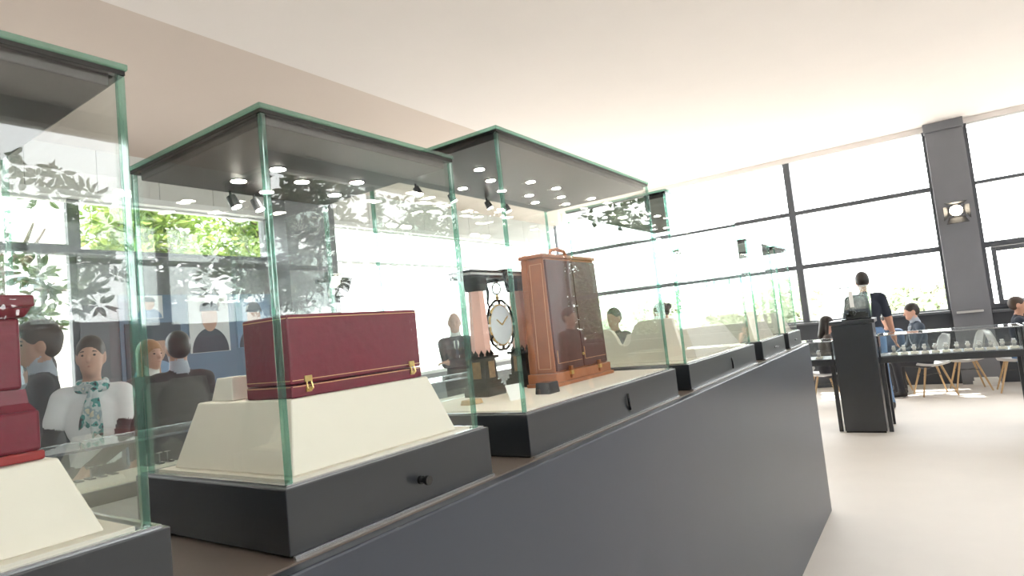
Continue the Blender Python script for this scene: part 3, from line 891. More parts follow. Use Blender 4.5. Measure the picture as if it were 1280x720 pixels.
def watch(loc):
    t = thing('watch_on_stand', 'wristwatch on a small white C-shaped stand in the table vitrine', 'watch', (0, 0, 0), 'watches in the table vitrine')
    M().frustum(-0.035, 0.035, -0.03, 0.03, 0, -0.03, 0.03, -0.026, 0.026, 0.018).build('stand_block', 'cream_white', t, bevel=0.002)
    pts = [(0.026 * math.cos(a), 0, 0.045 + 0.03 * math.sin(a)) for a in [0.35 * math.pi + 1.75 * math.pi * k / 14 for k in range(15)]]
    s = M()
    for k in range(len(pts) - 1):
        (xa, _, za), (xb, _, zb2) = pts[k], pts[k + 1]
        s.hexa([(xa, -0.012, za), (xb, -0.012, zb2), (xb, 0.012, zb2), (xa, 0.012, za)],
               [(xa * 1.12, -0.012, 0.045 + (za - 0.045) * 1.12), (xb * 1.12, -0.012, 0.045 + (zb2 - 0.045) * 1.12), (xb * 1.12, 0.012, 0.045 + (zb2 - 0.045) * 1.12), (xa * 1.12, 0.012, 0.045 + (za - 0.045) * 1.12)])
    s.build('strap', 'white_shell', t)
    c = M().lathe((-0.028, 0, 0.055), [(0.017, 0.0), (0.018, -0.004), (0.016, -0.008)], 18, 'x').build('watch_head', 'steel', t)
    M().lathe((-0.0365, 0, 0.055), [(0.014, 0.0), (0.014, -0.001)], 18, 'x').build('dial', 'enamel_white', c)
    t.location = loc
    return t


w0 = watch((8.27, 0.44, 0.8462))
w0.scale = (1.3, 1.3, 1.3)
w0['label'] = 'wristwatch on a small white stand next to the black pedestal in the table vitrine'
for k in range(1, 12):
    c = copy_tree(w0)
    c.location = (8.27 + 0.006 * (k % 3), 0.44 - 0.098 * k, 0.8462)
    c['label'] = 'wristwatch on a small white stand, %s in the vitrine row counted from the black pedestal' % ORD[k]
for k, yy in enumerate((1.22, 1.36, 1.50)):
    c = copy_tree(w0)
    c.location = (8.27, yy, 0.8462)
    c['label'] = 'wristwatch, %s from the black pedestal in the vitrine towards the plinth end' % ORD[k]
    c['group'] = 'watches beside the plinth end'


# ------------------------------------------------------------------ white shell chairs
def chair(loc, ang, label):
    t = thing('shell_chair', label, 'chair', (0, 0, 0))
    nu, nv = 12, 14
    vs = []
    for j in range(nv + 1):
        s = j / nv
        if s < 0.5:
            x, z = 0.22 - 0.42 * s / 0.5, 0.45 - 0.03 * math.sin(math.pi * s / 0.5)
        else:
            q = (s - 0.5) / 0.5
            x, z = -0.20 - 0.10 * q, 0.45 + 0.42 * q ** 0.9
        w = 0.225 * (1 - 0.12 * abs(s - 0.45)) * (1 if s < 0.85 else math.sqrt(max(0.05, 1 - ((s - 0.85) / 0.17) ** 2)))
        for i in range(nu + 1):
            a = -1 + 2 * i / nu
            vs.append((x + (0.06 * a * a if s > 0.5 else 0), w * a, z + 0.05 * a * a * (1 if s < 0.5 else max(0, 1 - 2 * (s - 0.5)))))
    n = nu + 1
    fs = [(j * n + i, j * n + i + 1, (j + 1) * n + i + 1, (j + 1) * n + i) for j in range(nv) for i in range(nu)]
    o = M().add(vs, fs).build('shell', 'white_shell', t, smooth=True)
    so = o.modifiers.new('thick', 'SOLIDIFY')
    so.thickness = 0.012
    for sx in (-1, 1):
        for sy in (-1, 1):
            M().tube([(0.10 * sx - 0.01, 0.10 * sy, 0.43), (0.22 * sx - 0.02, 0.21 * sy, 0.0)], [0.016, 0.011], 10).build('leg', 'wood', t)
    br = M().tube([(0.14, 0.14, 0.30), (-0.16, -0.14, 0.30)], 0.005, 6)
    br.tube([(0.14, -0.14, 0.30), (-0.16, 0.14, 0.30)], 0.005, 6)
    br.build('brace', 'black_metal', t)
    t.location = loc
    t.rotation_euler = (0, 0, ang)
    return t


# ------------------------------------------------------------------ people: smooth blended bodies
def seg(a, b, ra, rb, lab):
    return ('s', np.array(a, float), np.array(b, float), ra, rb, lab)


def ell(c, r, lab, rot=None):
    return ('e', np.array(c, float), np.array(r, float), rot, 0, lab)


def pdist(pr, P):
    if pr[0] == 's':
        a, b, ra, rb = pr[1:5]
        ba = b - a
        t = np.clip(((P - a) @ ba) / max(ba @ ba, 1e-9), 0, 1)
        return np.linalg.norm(P - a - t[..., None] * ba, axis=-1) - (ra + (rb - ra) * t)
    c, r, rot = pr[1:4]
    q = P - c
    if rot is not None:
        q = q @ rot          # rows = world -> local (rot columns are local axes)
    k0 = np.linalg.norm(q / r, axis=-1)
    k1 = np.linalg.norm(q / (r * r), axis=-1)
    return np.where(k1 > 1e-6, k0 * (k0 - 1) / np.maximum(k1, 1e-6), -min(r))


def pbox(pr, m):
    if pr[0] == 's':
        a, b, ra, rb = pr[1:5]
        R_ = max(ra, rb) + m
        return np.minimum(a, b) - R_, np.maximum(a, b) + R_
    R_ = pr[2].max() if pr[3] is not None else pr[2]
    return pr[1] - R_ - m, pr[1] + R_ + m


def sdf_mesh(name, prims, mats, vox, k=0.03, sub=()):
    """surface-net skin over a smooth union of primitives; every primitive names its material slot"""
    los, his = zip(*[pbox(p, 0.05) for p in prims])
    lo, hi = np.min(los, 0), np.max(his, 0)
    n = np.ceil((hi - lo) / vox).astype(int) + 2
    G = np.full(n, 1.0)
    Bm = np.full(n, 1.0)
    L = np.zeros(n, np.int8)
    ax = [lo[i] + vox * np.arange(n[i]) for i in range(3)]
    for p in prims:
        kk = k if not (p[0] == 's' and max(p[3], p[4]) < 0.02) else 0.006
        a, b = pbox(p, 0.06)
        i0 = np.maximum(((a - lo) / vox).astype(int), 0)
        i1 = np.minimum(((b - lo) / vox).astype(int) + 2, n)
        s = tuple(slice(i0[i], i1[i]) for i in range(3))
        P = np.stack(np.meshgrid(*[ax[i][s[i]] for i in range(3)], indexing='ij'), -1)
        d = pdist(p, P)
        g = G[s]
        h = np.clip(0.5 + 0.5 * (g - d) / kk, 0, 1)
        G[s] = g * (1 - h) + d * h - kk * h * (1 - h)
        better = d < Bm[s]
        L[s] = np.where(better, p[5], L[s])
        Bm[s] = np.minimum(Bm[s], d)
    if sub:
        P = np.stack(np.meshgrid(*ax, indexing='ij'), -1)
        for p in sub:
            G = np.maximum(G, -pdist(p, P))
    ins = G < 0
    cs = [slice(0, -1), slice(1, None)]
    cnt = np.zeros(n - 1)
    pos = np.zeros((*(n - 1), 3))
    for axis in range(3):
        for o1 in (0, 1):
            for o2 in (0, 1):
                off = [0, 0, 0]
                oth = [i for i in range(3) if i != axis]
                off[oth[0]], off[oth[1]] = o1, o2
                o_b = list(off)
                o_b[axis] = 1
                A = G[tuple(cs[i] for i in off)]
                Bq = G[tuple(cs[i] for i in o_b)]
                x = (A < 0) != (Bq < 0)
                t = np.where(x, A / np.where(x, A - Bq, 1), 0)
                cnt += x
                for i in range(3):
                    pos[..., i] += x * (t if i == axis else off[i])
    act = cnt > 0
    idx = np.full(n - 1, -1)
    idx[act] = np.arange(act.sum())
    ijk = np.argwhere(act)
    V = lo + vox * (ijk + pos[act] / cnt[act][:, None])
    lab = L[tuple(ijk.T)]
    F = []
    for axis in range(3):
        oth = [i for i in range(3) if i != axis]
        sl_a = [slice(None)] * 3
        sl_a[axis] = slice(0, -1)
        sl_b = [slice(None)] * 3
        sl_b[axis] = slice(1, None)
        x = ins[tuple(sl_a)] != ins[tuple(sl_b)]
        e = np.argwhere(x)
        e = e[(e[:, oth[0]] > 0) & (e[:, oth[1]] > 0) & (e[:, oth[0]] < n[oth[0]] - 1) & (e[:, oth[1]] < n[oth[1]] - 1)]
        if not len(e):
            continue
        flip = ins[tuple(e.T)]
        q = []
        for (d1, d2) in ((0, 0), (1, 0), (1, 1), (0, 1)):
            c = e.copy()
            c[:, oth[0]] -= d1
            c[:, oth[1]] -= d2
            q.append(idx[tuple(c.T)])
        Q = np.stack(q, 1)
        fl = flip if axis != 1 else ~flip
        Q[~fl] = Q[~fl][:, ::-1]
        F.append(Q)
    F = np.concatenate(F)
    me = bpy.data.meshes.new(name)
    me.from_pydata(V.tolist(), [], F.tolist())
    for m in mats:
        me.materials.append(MATS[m])
    me.polygons.foreach_set('material_index', lab[F[:, 0]].astype(np.int32))
    me.polygons.foreach_set('use_smooth', [True] * len(F))
    me.update()
    return me


def ik(a, c, l1, l2, hint):
    """elbow or knee between a and c, bent towards hint"""
    a, c, hint = Vector(a), Vector(c), Vector(hint)
    d = c - a
    L = min(d.length, (l1 + l2) * 0.999)
    d.normalize()
    x = (l1 * l1 - l2 * l2 + L * L) / (2 * L)
    h = math.sqrt(max(l1 * l1 - x * x, 0))
    hint = (hint - d * hint.dot(d)).normalized()
    return a + d * x + hint * h, a + d * L


def person(label, loc, heading, H=1.75, top='tee_white', low='trouser', skin='skin', hair='hair_dark', hair_style='short', head_yaw=0.0, head_pitch=0.0,
           seated=False, seat=0.46, hands=None, elbow=None, sleeve='short', under=None, jacket=False, vox=0.012, face=False, build=1.0, feet=None, shirt='collar', lean=0.0, extras=None, wd=0.92, slv=0.72):
    """figure facing local +x; hands = (right, left) targets in local metres of a 1.75 m body"""
    S = H / 1.75
    t = thing('person', label, 'person', (0, 0, 0))
    SK, TOP, LOW, SHOE, UND, SH = range(6)
    mats = [skin, top, low, 'shoe', under or top, shirt]
    zh = seat + 0.07 if seated else 0.94
    dz = zh - 0.94

    def up(x, y, z):
        """torso point, leaning forward about the hip"""
        zz = z - 0.94
        return np.array((x + zz * math.sin(lean), y, 0.94 + zz * math.cos(lean) + dz))
    B = build
    P = [ell(up(-0.005, 0, 0.96), (0.118 * B, 0.165 * B, 0.13), LOW), ell(up(0.0, 0, 1.08), (0.108 * B, 0.15 * B, 0.14), TOP), ell(up(0.0, 0, 1.27), (0.122 * B, 0.17 * B, 0.17), TOP),
         seg(up(-0.01, -0.145, 1.415), up(-0.01, 0.145, 1.415), 0.062, 0.062, TOP), seg(up(-0.01, 0, 1.41), up(-0.008, 0, 1.448), 0.078, 0.066, TOP)]
    if jacket:
        P += [ell(up(0.0, 0, 0.95), (0.135 * B, 0.185 * B, 0.17), TOP), seg(up(0.085, 0, 1.40), up(0.112, 0, 1.18), 0.03, 0.02, SH)]
    P += [seg(up(-0.012, 0, 1.44), up(0.008, 0, 1.56), 0.055, 0.052, SH if jacket else SK)]
    if jacket:
        P += [seg(up(-0.015, 0, 1.475), up(-0.006, 0, 1.50), 0.066, 0.062, SH), seg(up(-0.002, 0, 1.52), up(0.008, 0, 1.57), 0.054, 0.051, SK)]
    hr = np.array(rz(head_yaw) @ Matrix.Rotation(head_pitch, 3, 'Y'))
    nk = up(0.0, 0, 1.53)

    def hd(x, y, z):
        return nk + hr @ np.array((x, y, z - 1.53))
    P += [ell(hd(0.0, 0, 1.655), (0.098, 0.077, 0.098), SK, hr), ell(hd(0.032, 0, 1.60), (0.068, 0.06, 0.082), SK, hr), seg(hd(0.082, 0, 1.555), hd(0.074, 0, 1.555), 0.022, 0.026, SK),
          seg(hd(0.098, 0, 1.645), hd(0.118, 0, 1.612), 0.008, 0.0135, SK), ell(hd(-0.005, 0.077, 1.63), (0.02, 0.011, 0.032), SK, hr), ell(hd(-0.005, -0.077, 1.63), (0.02, 0.011, 0.032), SK, hr)]
    sides = (-1, 1)
    hands = hands or ((0.05, -0.24, 0.80), (0.05, 0.24, 0.80))
    elbow = elbow or ((-1, -0.4, 0), (-1, 0.4, 0))
    for k, sd in enumerate(sides):
        sh = up(-0.01, 0.185 * sd * (0.5 + 0.5 * B), 1.405)
        tgt = np.array(hands[k], float) + np.array((0, 0, dz))
        el, wr = ik(sh, tgt, 0.285, 0.25, elbow[k])
        el, wr = np.array(el), np.array(wr)
        P.append(seg(sh, el, 0.056, 0.043, TOP if sleeve != 'none' else SK))
        if sleeve == 'short':
            mid = sh + (el - sh) * slv
            P[-1] = seg(sh, mid, 0.062, 0.062, TOP)
            P.append(seg(mid, el, 0.045, 0.042, UND if under else SK))
        P.append(seg(el, wr, 0.045, 0.031 if not (jacket or under) else 0.036, TOP if sleeve == 'long' else (UND if under else SK)))
        fd = (wr - el) / np.linalg.norm(wr - el)
        side = np.cross(fd, np.array((0, 0, 1.0)))
        if np.linalg.norm(side) < 0.3:
            side = np.array((1.0, 0, 0))
        side /= np.linalg.norm(side)
        if abs(fd[2]) > 0.8:
            side = np.array((1.0, 0, 0)) - fd * fd[0]
            side /= np.linalg.norm(side)
        nrm = np.cross(side, fd)
        P.append(seg(wr, wr + fd * 0.03, 0.026, 0.028, SK))
        palm = wr + fd * 0.06
        rotm = np.stack([fd, side, nrm], 1)
        P.append(ell(palm, (0.05, 0.04, 0.018), SK, rotm))
        for j, (o_, ln) in enumerate(((-0.030, 0.06), (-0.010, 0.072), (0.010, 0.068), (0.029, 0.052))):
            a = palm + fd * 0.038 + side * o_
            b_ = a + fd * ln * 0.55 + nrm * -0.006 + side * o_ * 0.12
            c_ = b_ + fd * ln * 0.42 + nrm * -0.022
            P.append(seg(a, b_, 0.0105, 0.010, SK))
            P.append(seg(b_, c_, 0.010, 0.0088, SK))
        th = palm - fd * 0.02 - side * 0.034
        P.append(seg(th, th + fd * 0.035 - side * 0.022, 0.0125, 0.0105, SK))
        P.append(seg(th + fd * 0.035 - side * 0.022, th + fd * 0.062 - side * 0.026, 0.0105, 0.009, SK))
    for k, sd in enumerate(sides):
        hp_ = np.array((0.0, 0.088 * sd, 0.90 + dz))
        if seated:
            ank = np.array((0.40, 0.11 * sd, 0.09))
            if feet:
                ank = np.array(feet[k], float)
            kn, ank = ik(hp_, ank, 0.43, 0.43, (0.7, 0, 1))
        else:
            ank = np.array(feet[k] if feet else (0.0, 0.10 * sd, 0.085), float)
            kn, ank = ik(hp_, ank, 0.425, 0.415, (1, 0, 0))
        kn, ank = np.array(kn), np.array(ank)
        P += [seg(hp_, kn, 0.094 * B, 0.064, LOW), seg(kn, ank, 0.062, 0.048, LOW), seg(ank + (-0.03, 0, -0.04), ank + (0.15, 0.015 * sd, -0.05), 0.04, 0.033, SHOE), seg(ank, ank + (-0.02, 0, -0.03), 0.042, 0.042, SHOE)]
    def scaled(Q):
        out = []
        for p in Q:
            if p[0] == 's':
                out.append(('s', p[1] * S, p[2] * S, p[3] * S, p[4] * S, p[5]))
            else:
                out.append(('e', p[1] * S, p[2] * S, p[3], 0, p[5]))
        return out
    link('body', sdf_mesh('body', scaled(P), mats, vox, 0.028), t)
    # hair
    hv = min(vox, 0.009)
    Q, sub = [], [ell(hd(0.088, 0, 1.60), (0.058, 0.085, 0.085), 0, hr)]
    if hair_style == 'short':
        Q = [ell(hd(-0.012, 0, 1.672), (0.106, 0.086, 0.094), 0, hr), ell(hd(-0.035, 0, 1.635), (0.078, 0.079, 0.075), 0, hr)]
    elif hair_style == 'quiff':
        Q = [ell(hd(-0.012, 0, 1.672), (0.106, 0.086, 0.094), 0, hr), ell(hd(-0.035, 0, 1.635), (0.078, 0.079, 0.075), 0, hr), ell(hd(0.055, 0.0, 1.735), (0.062, 0.066, 0.034), 0, hr), ell(hd(-0.01, 0, 1.755), (0.088, 0.07, 0.036), 0, hr), ell(hd(-0.085, 0, 1.69), (0.036, 0.06, 0.05), 0, hr)]
    elif hair_style == 'long':
        Q = [ell(hd(-0.012, 0, 1.672), (0.11, 0.09, 0.098), 0, hr), seg(hd(-0.05, 0, 1.64), hd(-0.075, 0, 1.45), 0.075, 0.06, 0), seg(hd(-0.02, 0.075, 1.65), hd(-0.01, 0.085, 1.45), 0.026, 0.022, 0), seg(hd(-0.02, -0.075, 1.65), hd(-0.01, -0.085, 1.45), 0.026, 0.022, 0)]
    elif hair_style == 'bun':
        Q = [ell(hd(-0.012, 0, 1.670), (0.105, 0.084, 0.092), 0, hr), ell(hd(-0.035, 0, 1.635), (0.076, 0.077, 0.07), 0, hr), ell(hd(-0.125, 0, 1.66), (0.035, 0.038, 0.038), 0, hr)]
    elif hair_style == 'thin':
        Q = [ell(hd(-0.03, 0, 1.655), (0.088, 0.083, 0.082), 0, hr)]
        sub.append(ell(hd(0.03, 0, 1.74), (0.09, 0.07, 0.05), 0, hr))
    if Q:
        link('hair', sdf_mesh('hair', scaled(Q), [hair], hv, 0.02, scaled(sub)), t)
    if face:
        for sd in (-1, 1):
            p = hd(0.0885, 0.031 * sd, 1.645) * S
            M().ball(p, (0.007 * S, 0.012 * S, 0.0065 * S)).build('eye', 'eye', t, smooth=True)
            q = [hd(0.094 - 0.010 * abs(u), (0.031 + 0.018 * u) * sd, 1.668 - 0.004 * abs(u)) * S for u in (-1, 0, 1)]
            M().tube(q, [0.0028, 0.004, 0.0022], 6).build('eyebrow', hair, t)
        q = [hd(0.0985 - 0.008 * abs(u), 0.022 * u, 1.580 + 0.003 * abs(u)) * S for u in (-1, -0.4, 0, 0.4, 1)]
        M().tube(q, [0.002, 0.0055, 0.006, 0.0055, 0.002], 8).build('lips', 'lips', t, smooth=True)
    if extras:
        extras(t, lambda x, y, z: tuple(up(x, y, z) * S), S)
    t.location = loc
    t.rotation_euler = (0, 0, heading)
    t.scale = (wd, wd, 1)
    return t


def face_to(x, y, tx_=0.0, ty_=0.0):
    return math.atan2(ty_ - y, tx_ - x)


# woman in white T-shirt with scarf
def scarf_parts(t, up, S):
    n = 18
    for (zc_, r1, r2, th) in ((1.485, 0.070, 0.078, 0.022), (1.462, 0.080, 0.090, 0.022)):
        ring = [up(-0.003 + r1 * math.cos(2 * math.pi * k / n) + 0.008 * math.sin(3 * k), r2 * math.sin(2 * math.pi * k / n), zc_ - 0.012 * math.cos(2 * math.pi * k / n)) for k in range(n)]
        M().tube(ring, th * S, 10, closed=True).build('scarf_wrap', 'scarf', t, smooth=True)
    M().ball(up(0.095, 0.012, 1.445), (0.028 * S, 0.032 * S, 0.026 * S)).build('scarf_knot', 'scarf', t, smooth=True)
    for (y0_, y1_, z1_, w) in ((0.01, -0.045, 1.255, 0.036), (0.02, 0.03, 1.20, 0.038)):
        m = M()
        rows = 9
        vs = []
        for j in range(rows + 1):
            s = j / rows
            yy = y0_ + (y1_ - y0_) * s
            zz = 1.445 + (z1_ - 1.445) * s
            ww = w * (0.45 + 1.1 * s - 0.75 * s ** 3)
            xx = 0.118 + 0.022 * math.sin(2.4 * s)
            for i in range(5):
                a = -1 + i / 2
                vs.append(up(xx + 0.008 * math.cos(2.5 * a + 3 * s) + 0.006 * a * a, yy + ww * a, zz - 0.02 * s * abs(a)))
        m.add(vs, [(j * 5 + i, j * 5 + i + 1, (j + 1) * 5 + i + 1, (j + 1) * 5 + i) for j in range(rows) for i in range(4)])
        o = m.build('scarf_tail', 'scarf', t, smooth=True)
        so = o.modifiers.new('thick', 'SOLIDIFY')
        so.thickness = 0.006


person('woman in white T-shirt over dark sleeves with a patterned neck scarf', (1.585, 4.11, 0), face_to(1.585, 4.11) - 0.1, 1.775, top='tee_white', low='trouser', hair='hair_brown', hair_style='short',
       hands=((0.10, -0.25, 0.90), (0.21, -0.02, 1.02)), elbow=((-0.6, -1, 0), (-0.5, 1, -0.2)), sleeve='short', under='sleeve_dark', vox=0.008, face=True, build=1.0, extras=scarf_parts, head_yaw=-0.05, wd=0.84, slv=0.42)
# man in dark jacket looking away
person('young man in dark jacket with pale collar, seen in profile behind the counter', (1.47, 4.52, 0), math.radians(158), 1.885, top='suit_dark', low='trouser', skin='skin_tan', hair='hair_brown', hair_style='quiff',
       sleeve='long', jacket=True, vox=0.010, face=True, head_yaw=0.12)
person('person with dark bobbed hair standing behind the woman in white', (1.66, 5.15, 0), math.radians(120), 1.74, top='suit_dark', low='trouser', hair='hair_dark', hair_style='long', sleeve='long', vox=0.014)
person('broad man in charcoal jacket seen from behind beyond the red chest', (2.35, 4.62, 0), math.radians(80), 1.80, top='suit_charcoal', low='trouser', skin='skin_tan', hair='hair_dark', hair_style='short', sleeve='long', jacket=True, vox=0.012, build=1.15)
person('person with reddish blond hair in grey coat beyond the red chest', (2.47, 5.3, 0), math.radians(-75), 1.78, top='suit_charcoal', low='trouser', hair='hair_blond', hair_style='long', sleeve='long', vox=0.012, shirt='paper', jacket=True, face=True)


def tie(t, up, S):
    M().prism([up(0.131, -0.012, 1.44), up(0.131, 0.012, 1.44), up(0.146, 0.022, 1.22), up(0.146, 0, 1.19), up(0.146, -0.022, 1.22)], (0.008, 0, 0)).build('tie', 'photo_dark', t)


person('grey-haired man in dark suit and tie with folded arms', (5.95, 4.96, 0), face_to(5.95, 4.96), 1.86, top='suit_dark', low='suit_dark', hair='hair_grey', hair_style='thin', sleeve='long', jacket=True, vox=0.012,
       hands=((0.20, 0.09, 1.16), (0.22, -0.09, 1.19)), elbow=((0.2, -1, -0.6), (0.2, 1, -0.6)), shirt='paper', face=True, extras=tie)
person('dark-haired person standing behind the scooped cream board', (6.48, 3.03, 0), math.radians(170), 1.70, top='suit_charcoal', hair='hair_dark', hair_style='short', sleeve='long', vox=0.014)
person('brown-haired person looking down behind the fourth show case', (7.12, 2.66, 0), math.radians(120), 1.72, top='blouse', hair='hair_brown', hair_style='bun', sleeve='long', vox=0.014, head_pitch=0.4)
# group by the far windows
person('man in dark T-shirt and blue jeans standing behind the pedestal', (9.62, 0.76, 0), math.radians(10), 1.87, top='tee_navy', low='denim', skin='skin_tan', hair='hair_dark', hair_style='short', sleeve='short', vox=0.011,
       hands=((0.16, -0.30, 0.88), (0.2, 0.22, 0.95)), build=1.08, feet=((0.05, -0.14, 0.085), (0.0, 0.12, 0.085)), head_pitch=0.25)
person('woman with dark hair in patterned blouse seated near the window', (10.25, 1.44, 0), math.radians(-70), 1.70, top='blouse', low='trouser', hair='hair_dark', hair_style='long', seated=True, sleeve='long', vox=0.012,
       hands=((0.32, -0.10, 1.06), (0.32, 0.10, 1.06)), lean=0.15, head_pitch=0.2)
person('young man in slate jacket seated, looking down towards the standing man', (10.95, 0.22, 0), math.radians(108), 1.78, top='jacket_slate', low='trouser', hair='hair_dark', hair_style='short', seated=True, sleeve='long', vox=0.011,
       hands=((0.35, -0.08, 1.02), (0.35, 0.10, 1.02)), lean=0.1, head_pitch=0.15, jacket=True)
person('seated person in blue shirt behind the young man in slate', (11.6, 0.66, 0), math.radians(-175), 1.66, top='shirt_blue', low='trouser', hair='hair_dark', hair_style='short', seated=True, sleeve='long', vox=0.013,
       hands=((0.32, -0.10, 1.04), (0.32, 0.10, 1.04)), lean=0.35, head_pitch=0.3)
person('man in navy T-shirt seated beside the far window, hand at chin', (11.15, -0.90, 0), math.radians(-88), 1.72, top='tee_navy', low='denim', skin='skin_tan', hair='hair_brown', hair_style='short', seated=True, sleeve='short', vox=0.011,
       hands=((0.22, -0.06, 1.42), (0.34, 0.12, 1.12)), elbow=((0.3, -0.3, -1), (0, 0.5, -1)), lean=0.12, face=True)
# visitors on the window side of the plinth, met only as reflections in the glass
person('visitor in dark coat standing on the window side of the plinth', (6.9, -2.1, 0), math.radians(100), 1.78, top='suit_dark', hair='hair_dark', hair_style='short', sleeve='long', vox=0.014)
person('visitor in brown coat standing on the window side of the plinth', (6.1, -2.3, 0), math.radians(70), 1.70, top='sleeve_dark', hair='hair_brown', hair_style='long', sleeve='long', vox=0.014)

chair((10.23, 1.48, 0), math.radians(-70), 'white shell chair under the woman in patterned blouse')
chair((10.97, 0.16, 0), math.radians(108), 'white shell chair under the young man in slate jacket')
chair((11.42, -0.28, 0), math.radians(100), 'empty white shell chair between the seated men')
chair((11.15, -0.85, 0), math.radians(-88), 'white shell chair under the man in navy T-shirt')
chair((11.65, 0.66, 0), math.radians(-175), 'white shell chair under the person in blue shirt')
for k, (zz, ww) in enumerate(((0.0, 0.34), (0.055, 0.30))):
    o = M().box(11.95 - 0.12, 11.95 + 0.12, -0.52 - ww / 2, -0.52 + ww / 2, zz, zz + 0.052).build('white_box', 'paper', None, bevel=0.003)
    tag(o, ('flat white box on the floor under the far window' if k == 0 else 'flat white box lying on top of another under the window'), 'box')
o = M().box(11.9, 11.998, -0.62, -0.28, 1.12, 1.15).build('wall_shelf', 'white_shell', None, bevel=0.003)
tag(o, 'small white shelf fixed to the grey column by the window', 'shelf')
o = M().frustum(8.2, 8.38, 1.42, 1.60, 1.0605, 8.21, 8.37, 1.43, 1.59, 1.13).build('cream_block', 'cream_white', None, bevel=0.003)
tag(o, 'cream block on the glass top of the vitrine by the plinth end', 'block')


# ------------------------------------------------------------------ barn-door spotlights on the columns
def barn_spot(loc, ang, tilt, label):
    """body points along local +x, bracket behind"""
    t = thing('barn_door_spotlight', label, 'spotlight', (0, 0, 0))
    Rm = Matrix.Rotation(tilt, 3, 'Y')
    g = lambda p: tuple(Rm @ Vector(p))
    M().tube([g((-0.11, 0, 0)), g((-0.09, 0, 0)), g((0.05, 0, 0)), g((0.07, 0, 0))], [0.07, 0.085, 0.085, 0.098], 20).build('housing', 'black_metal', t)
    M().tube([g((0.0702, 0, 0)), g((0.078, 0, 0))], [0.086, 0.07], 20).build('lens', 'spot_glow', t)
    for k in range(4):
        a = k * math.pi / 2
        R2 = Matrix.Rotation(a, 3, 'X')
        w = 0.13 if k % 2 == 0 else 0.10
        q = [R2 @ Vector(p) for p in ((0.07, -w * 0.75, 0.10), (0.07, w * 0.75, 0.10), (0.20, w * 1.1, 0.165), (0.20, -w * 1.1, 0.165))]
        M().prism([g(p) for p in q], tuple(Rm @ (R2 @ Vector((-0.002, 0, 0.004))))).build('barn_door', 'black_metal', t)
    br = M()
    for s in (-1, 1):
        br.obox((-0.08, 0.105 * s, 0.0), (0.20, 0.006, 0.03), Matrix.Identity(3))
    br.obox((-0.18, 0, 0.0), (0.012, 0.216, 0.05), Matrix.Identity(3))
    br.build('bracket', 'black_metal', t)
    for s in (-1, 1):
        M().tube([(-0.01, 0.106 * s, 0), (-0.01, 0.16 * s, 0)], [0.014, 0.018], 10).build('knob', 'steel', t)
    M().tube([(-0.186, 0, 0), (-0.215, 0, 0)], 0.035, 14).build('wall_plate', 'black_metal', t)
    t.location = loc
    t.rotation_euler = (0, 0, ang)
    return t


barn_spot((11.785, -0.465, 2.74), math.pi, 0.35, 'black barn-door spotlight, lit, on the grey column between the far windows')
barn_spot((5.30, 6.435, 2.47), -math.pi / 2, 0.5, 'black barn-door spotlight on the dark column behind the red chest')

# ------------------------------------------------------------------ photo banner on the grey wall panel
bn = thing('photo_banner', 'blue-grey photo banner with portraits on the dark wall panel', 'banner', (3.75, YL, 1.2))
M().box(2.98, 4.78, YL + 0.0, YL + 0.018, 0.6, 2.36).build('banner_board', 'banner', bn)


def photo(x0, x1, z0, z1, bgm, face_m, cloth):
    p = M().box(x0, x1, YL - 0.012, YL - 0.0005, z0, z1).build('photo_panel', bgm, bn)
    w, h = x1 - x0, z1 - z0
    cx = (x0 + x1) / 2
    yb = YL - 0.0125
    M().prism([(cx + 0.46 * w * math.cos(a), yb, z0 + 0.004 + 0.42 * h * max(0, math.sin(a))) for a in [math.pi * k / 14 for k in range(15)]], (0, -0.002, 0)).build('photo_figure', cloth, p)
    M().prism([(cx + 0.20 * w * math.cos(a), yb - 0.0021, z0 + 0.62 * h + 0.26 * h * math.sin(a)) for a in [2 * math.pi * k / 20 for k in range(20)]], (0, -0.002, 0)).build('photo_face', face_m, p)
    M().prism([(cx + 0.24 * w * math.cos(a), yb - 0.0042, z0 + 0.72 * h + 0.22 * h * math.sin(a)) for a in [math.pi * k / 14 for k in range(15)]], (0, -0.002, 0)).build('photo_hair', 'photo_dark', p)


photo(3.70, 4.18, 1.68, 2.35, 'photo_light', 'photo_skin', 'photo_dark')
photo(3.12, 3.42, 2.10, 2.35, 'photo_light', 'photo_skin', 'photo_blue')
photo(4.28, 4.74, 1.70, 2.30, 'photo_blue', 'photo_skin', 'photo_dark')
photo(3.02, 3.6, 1.35, 2.05, 'photo_dark', 'photo_skin', 'photo_blue')


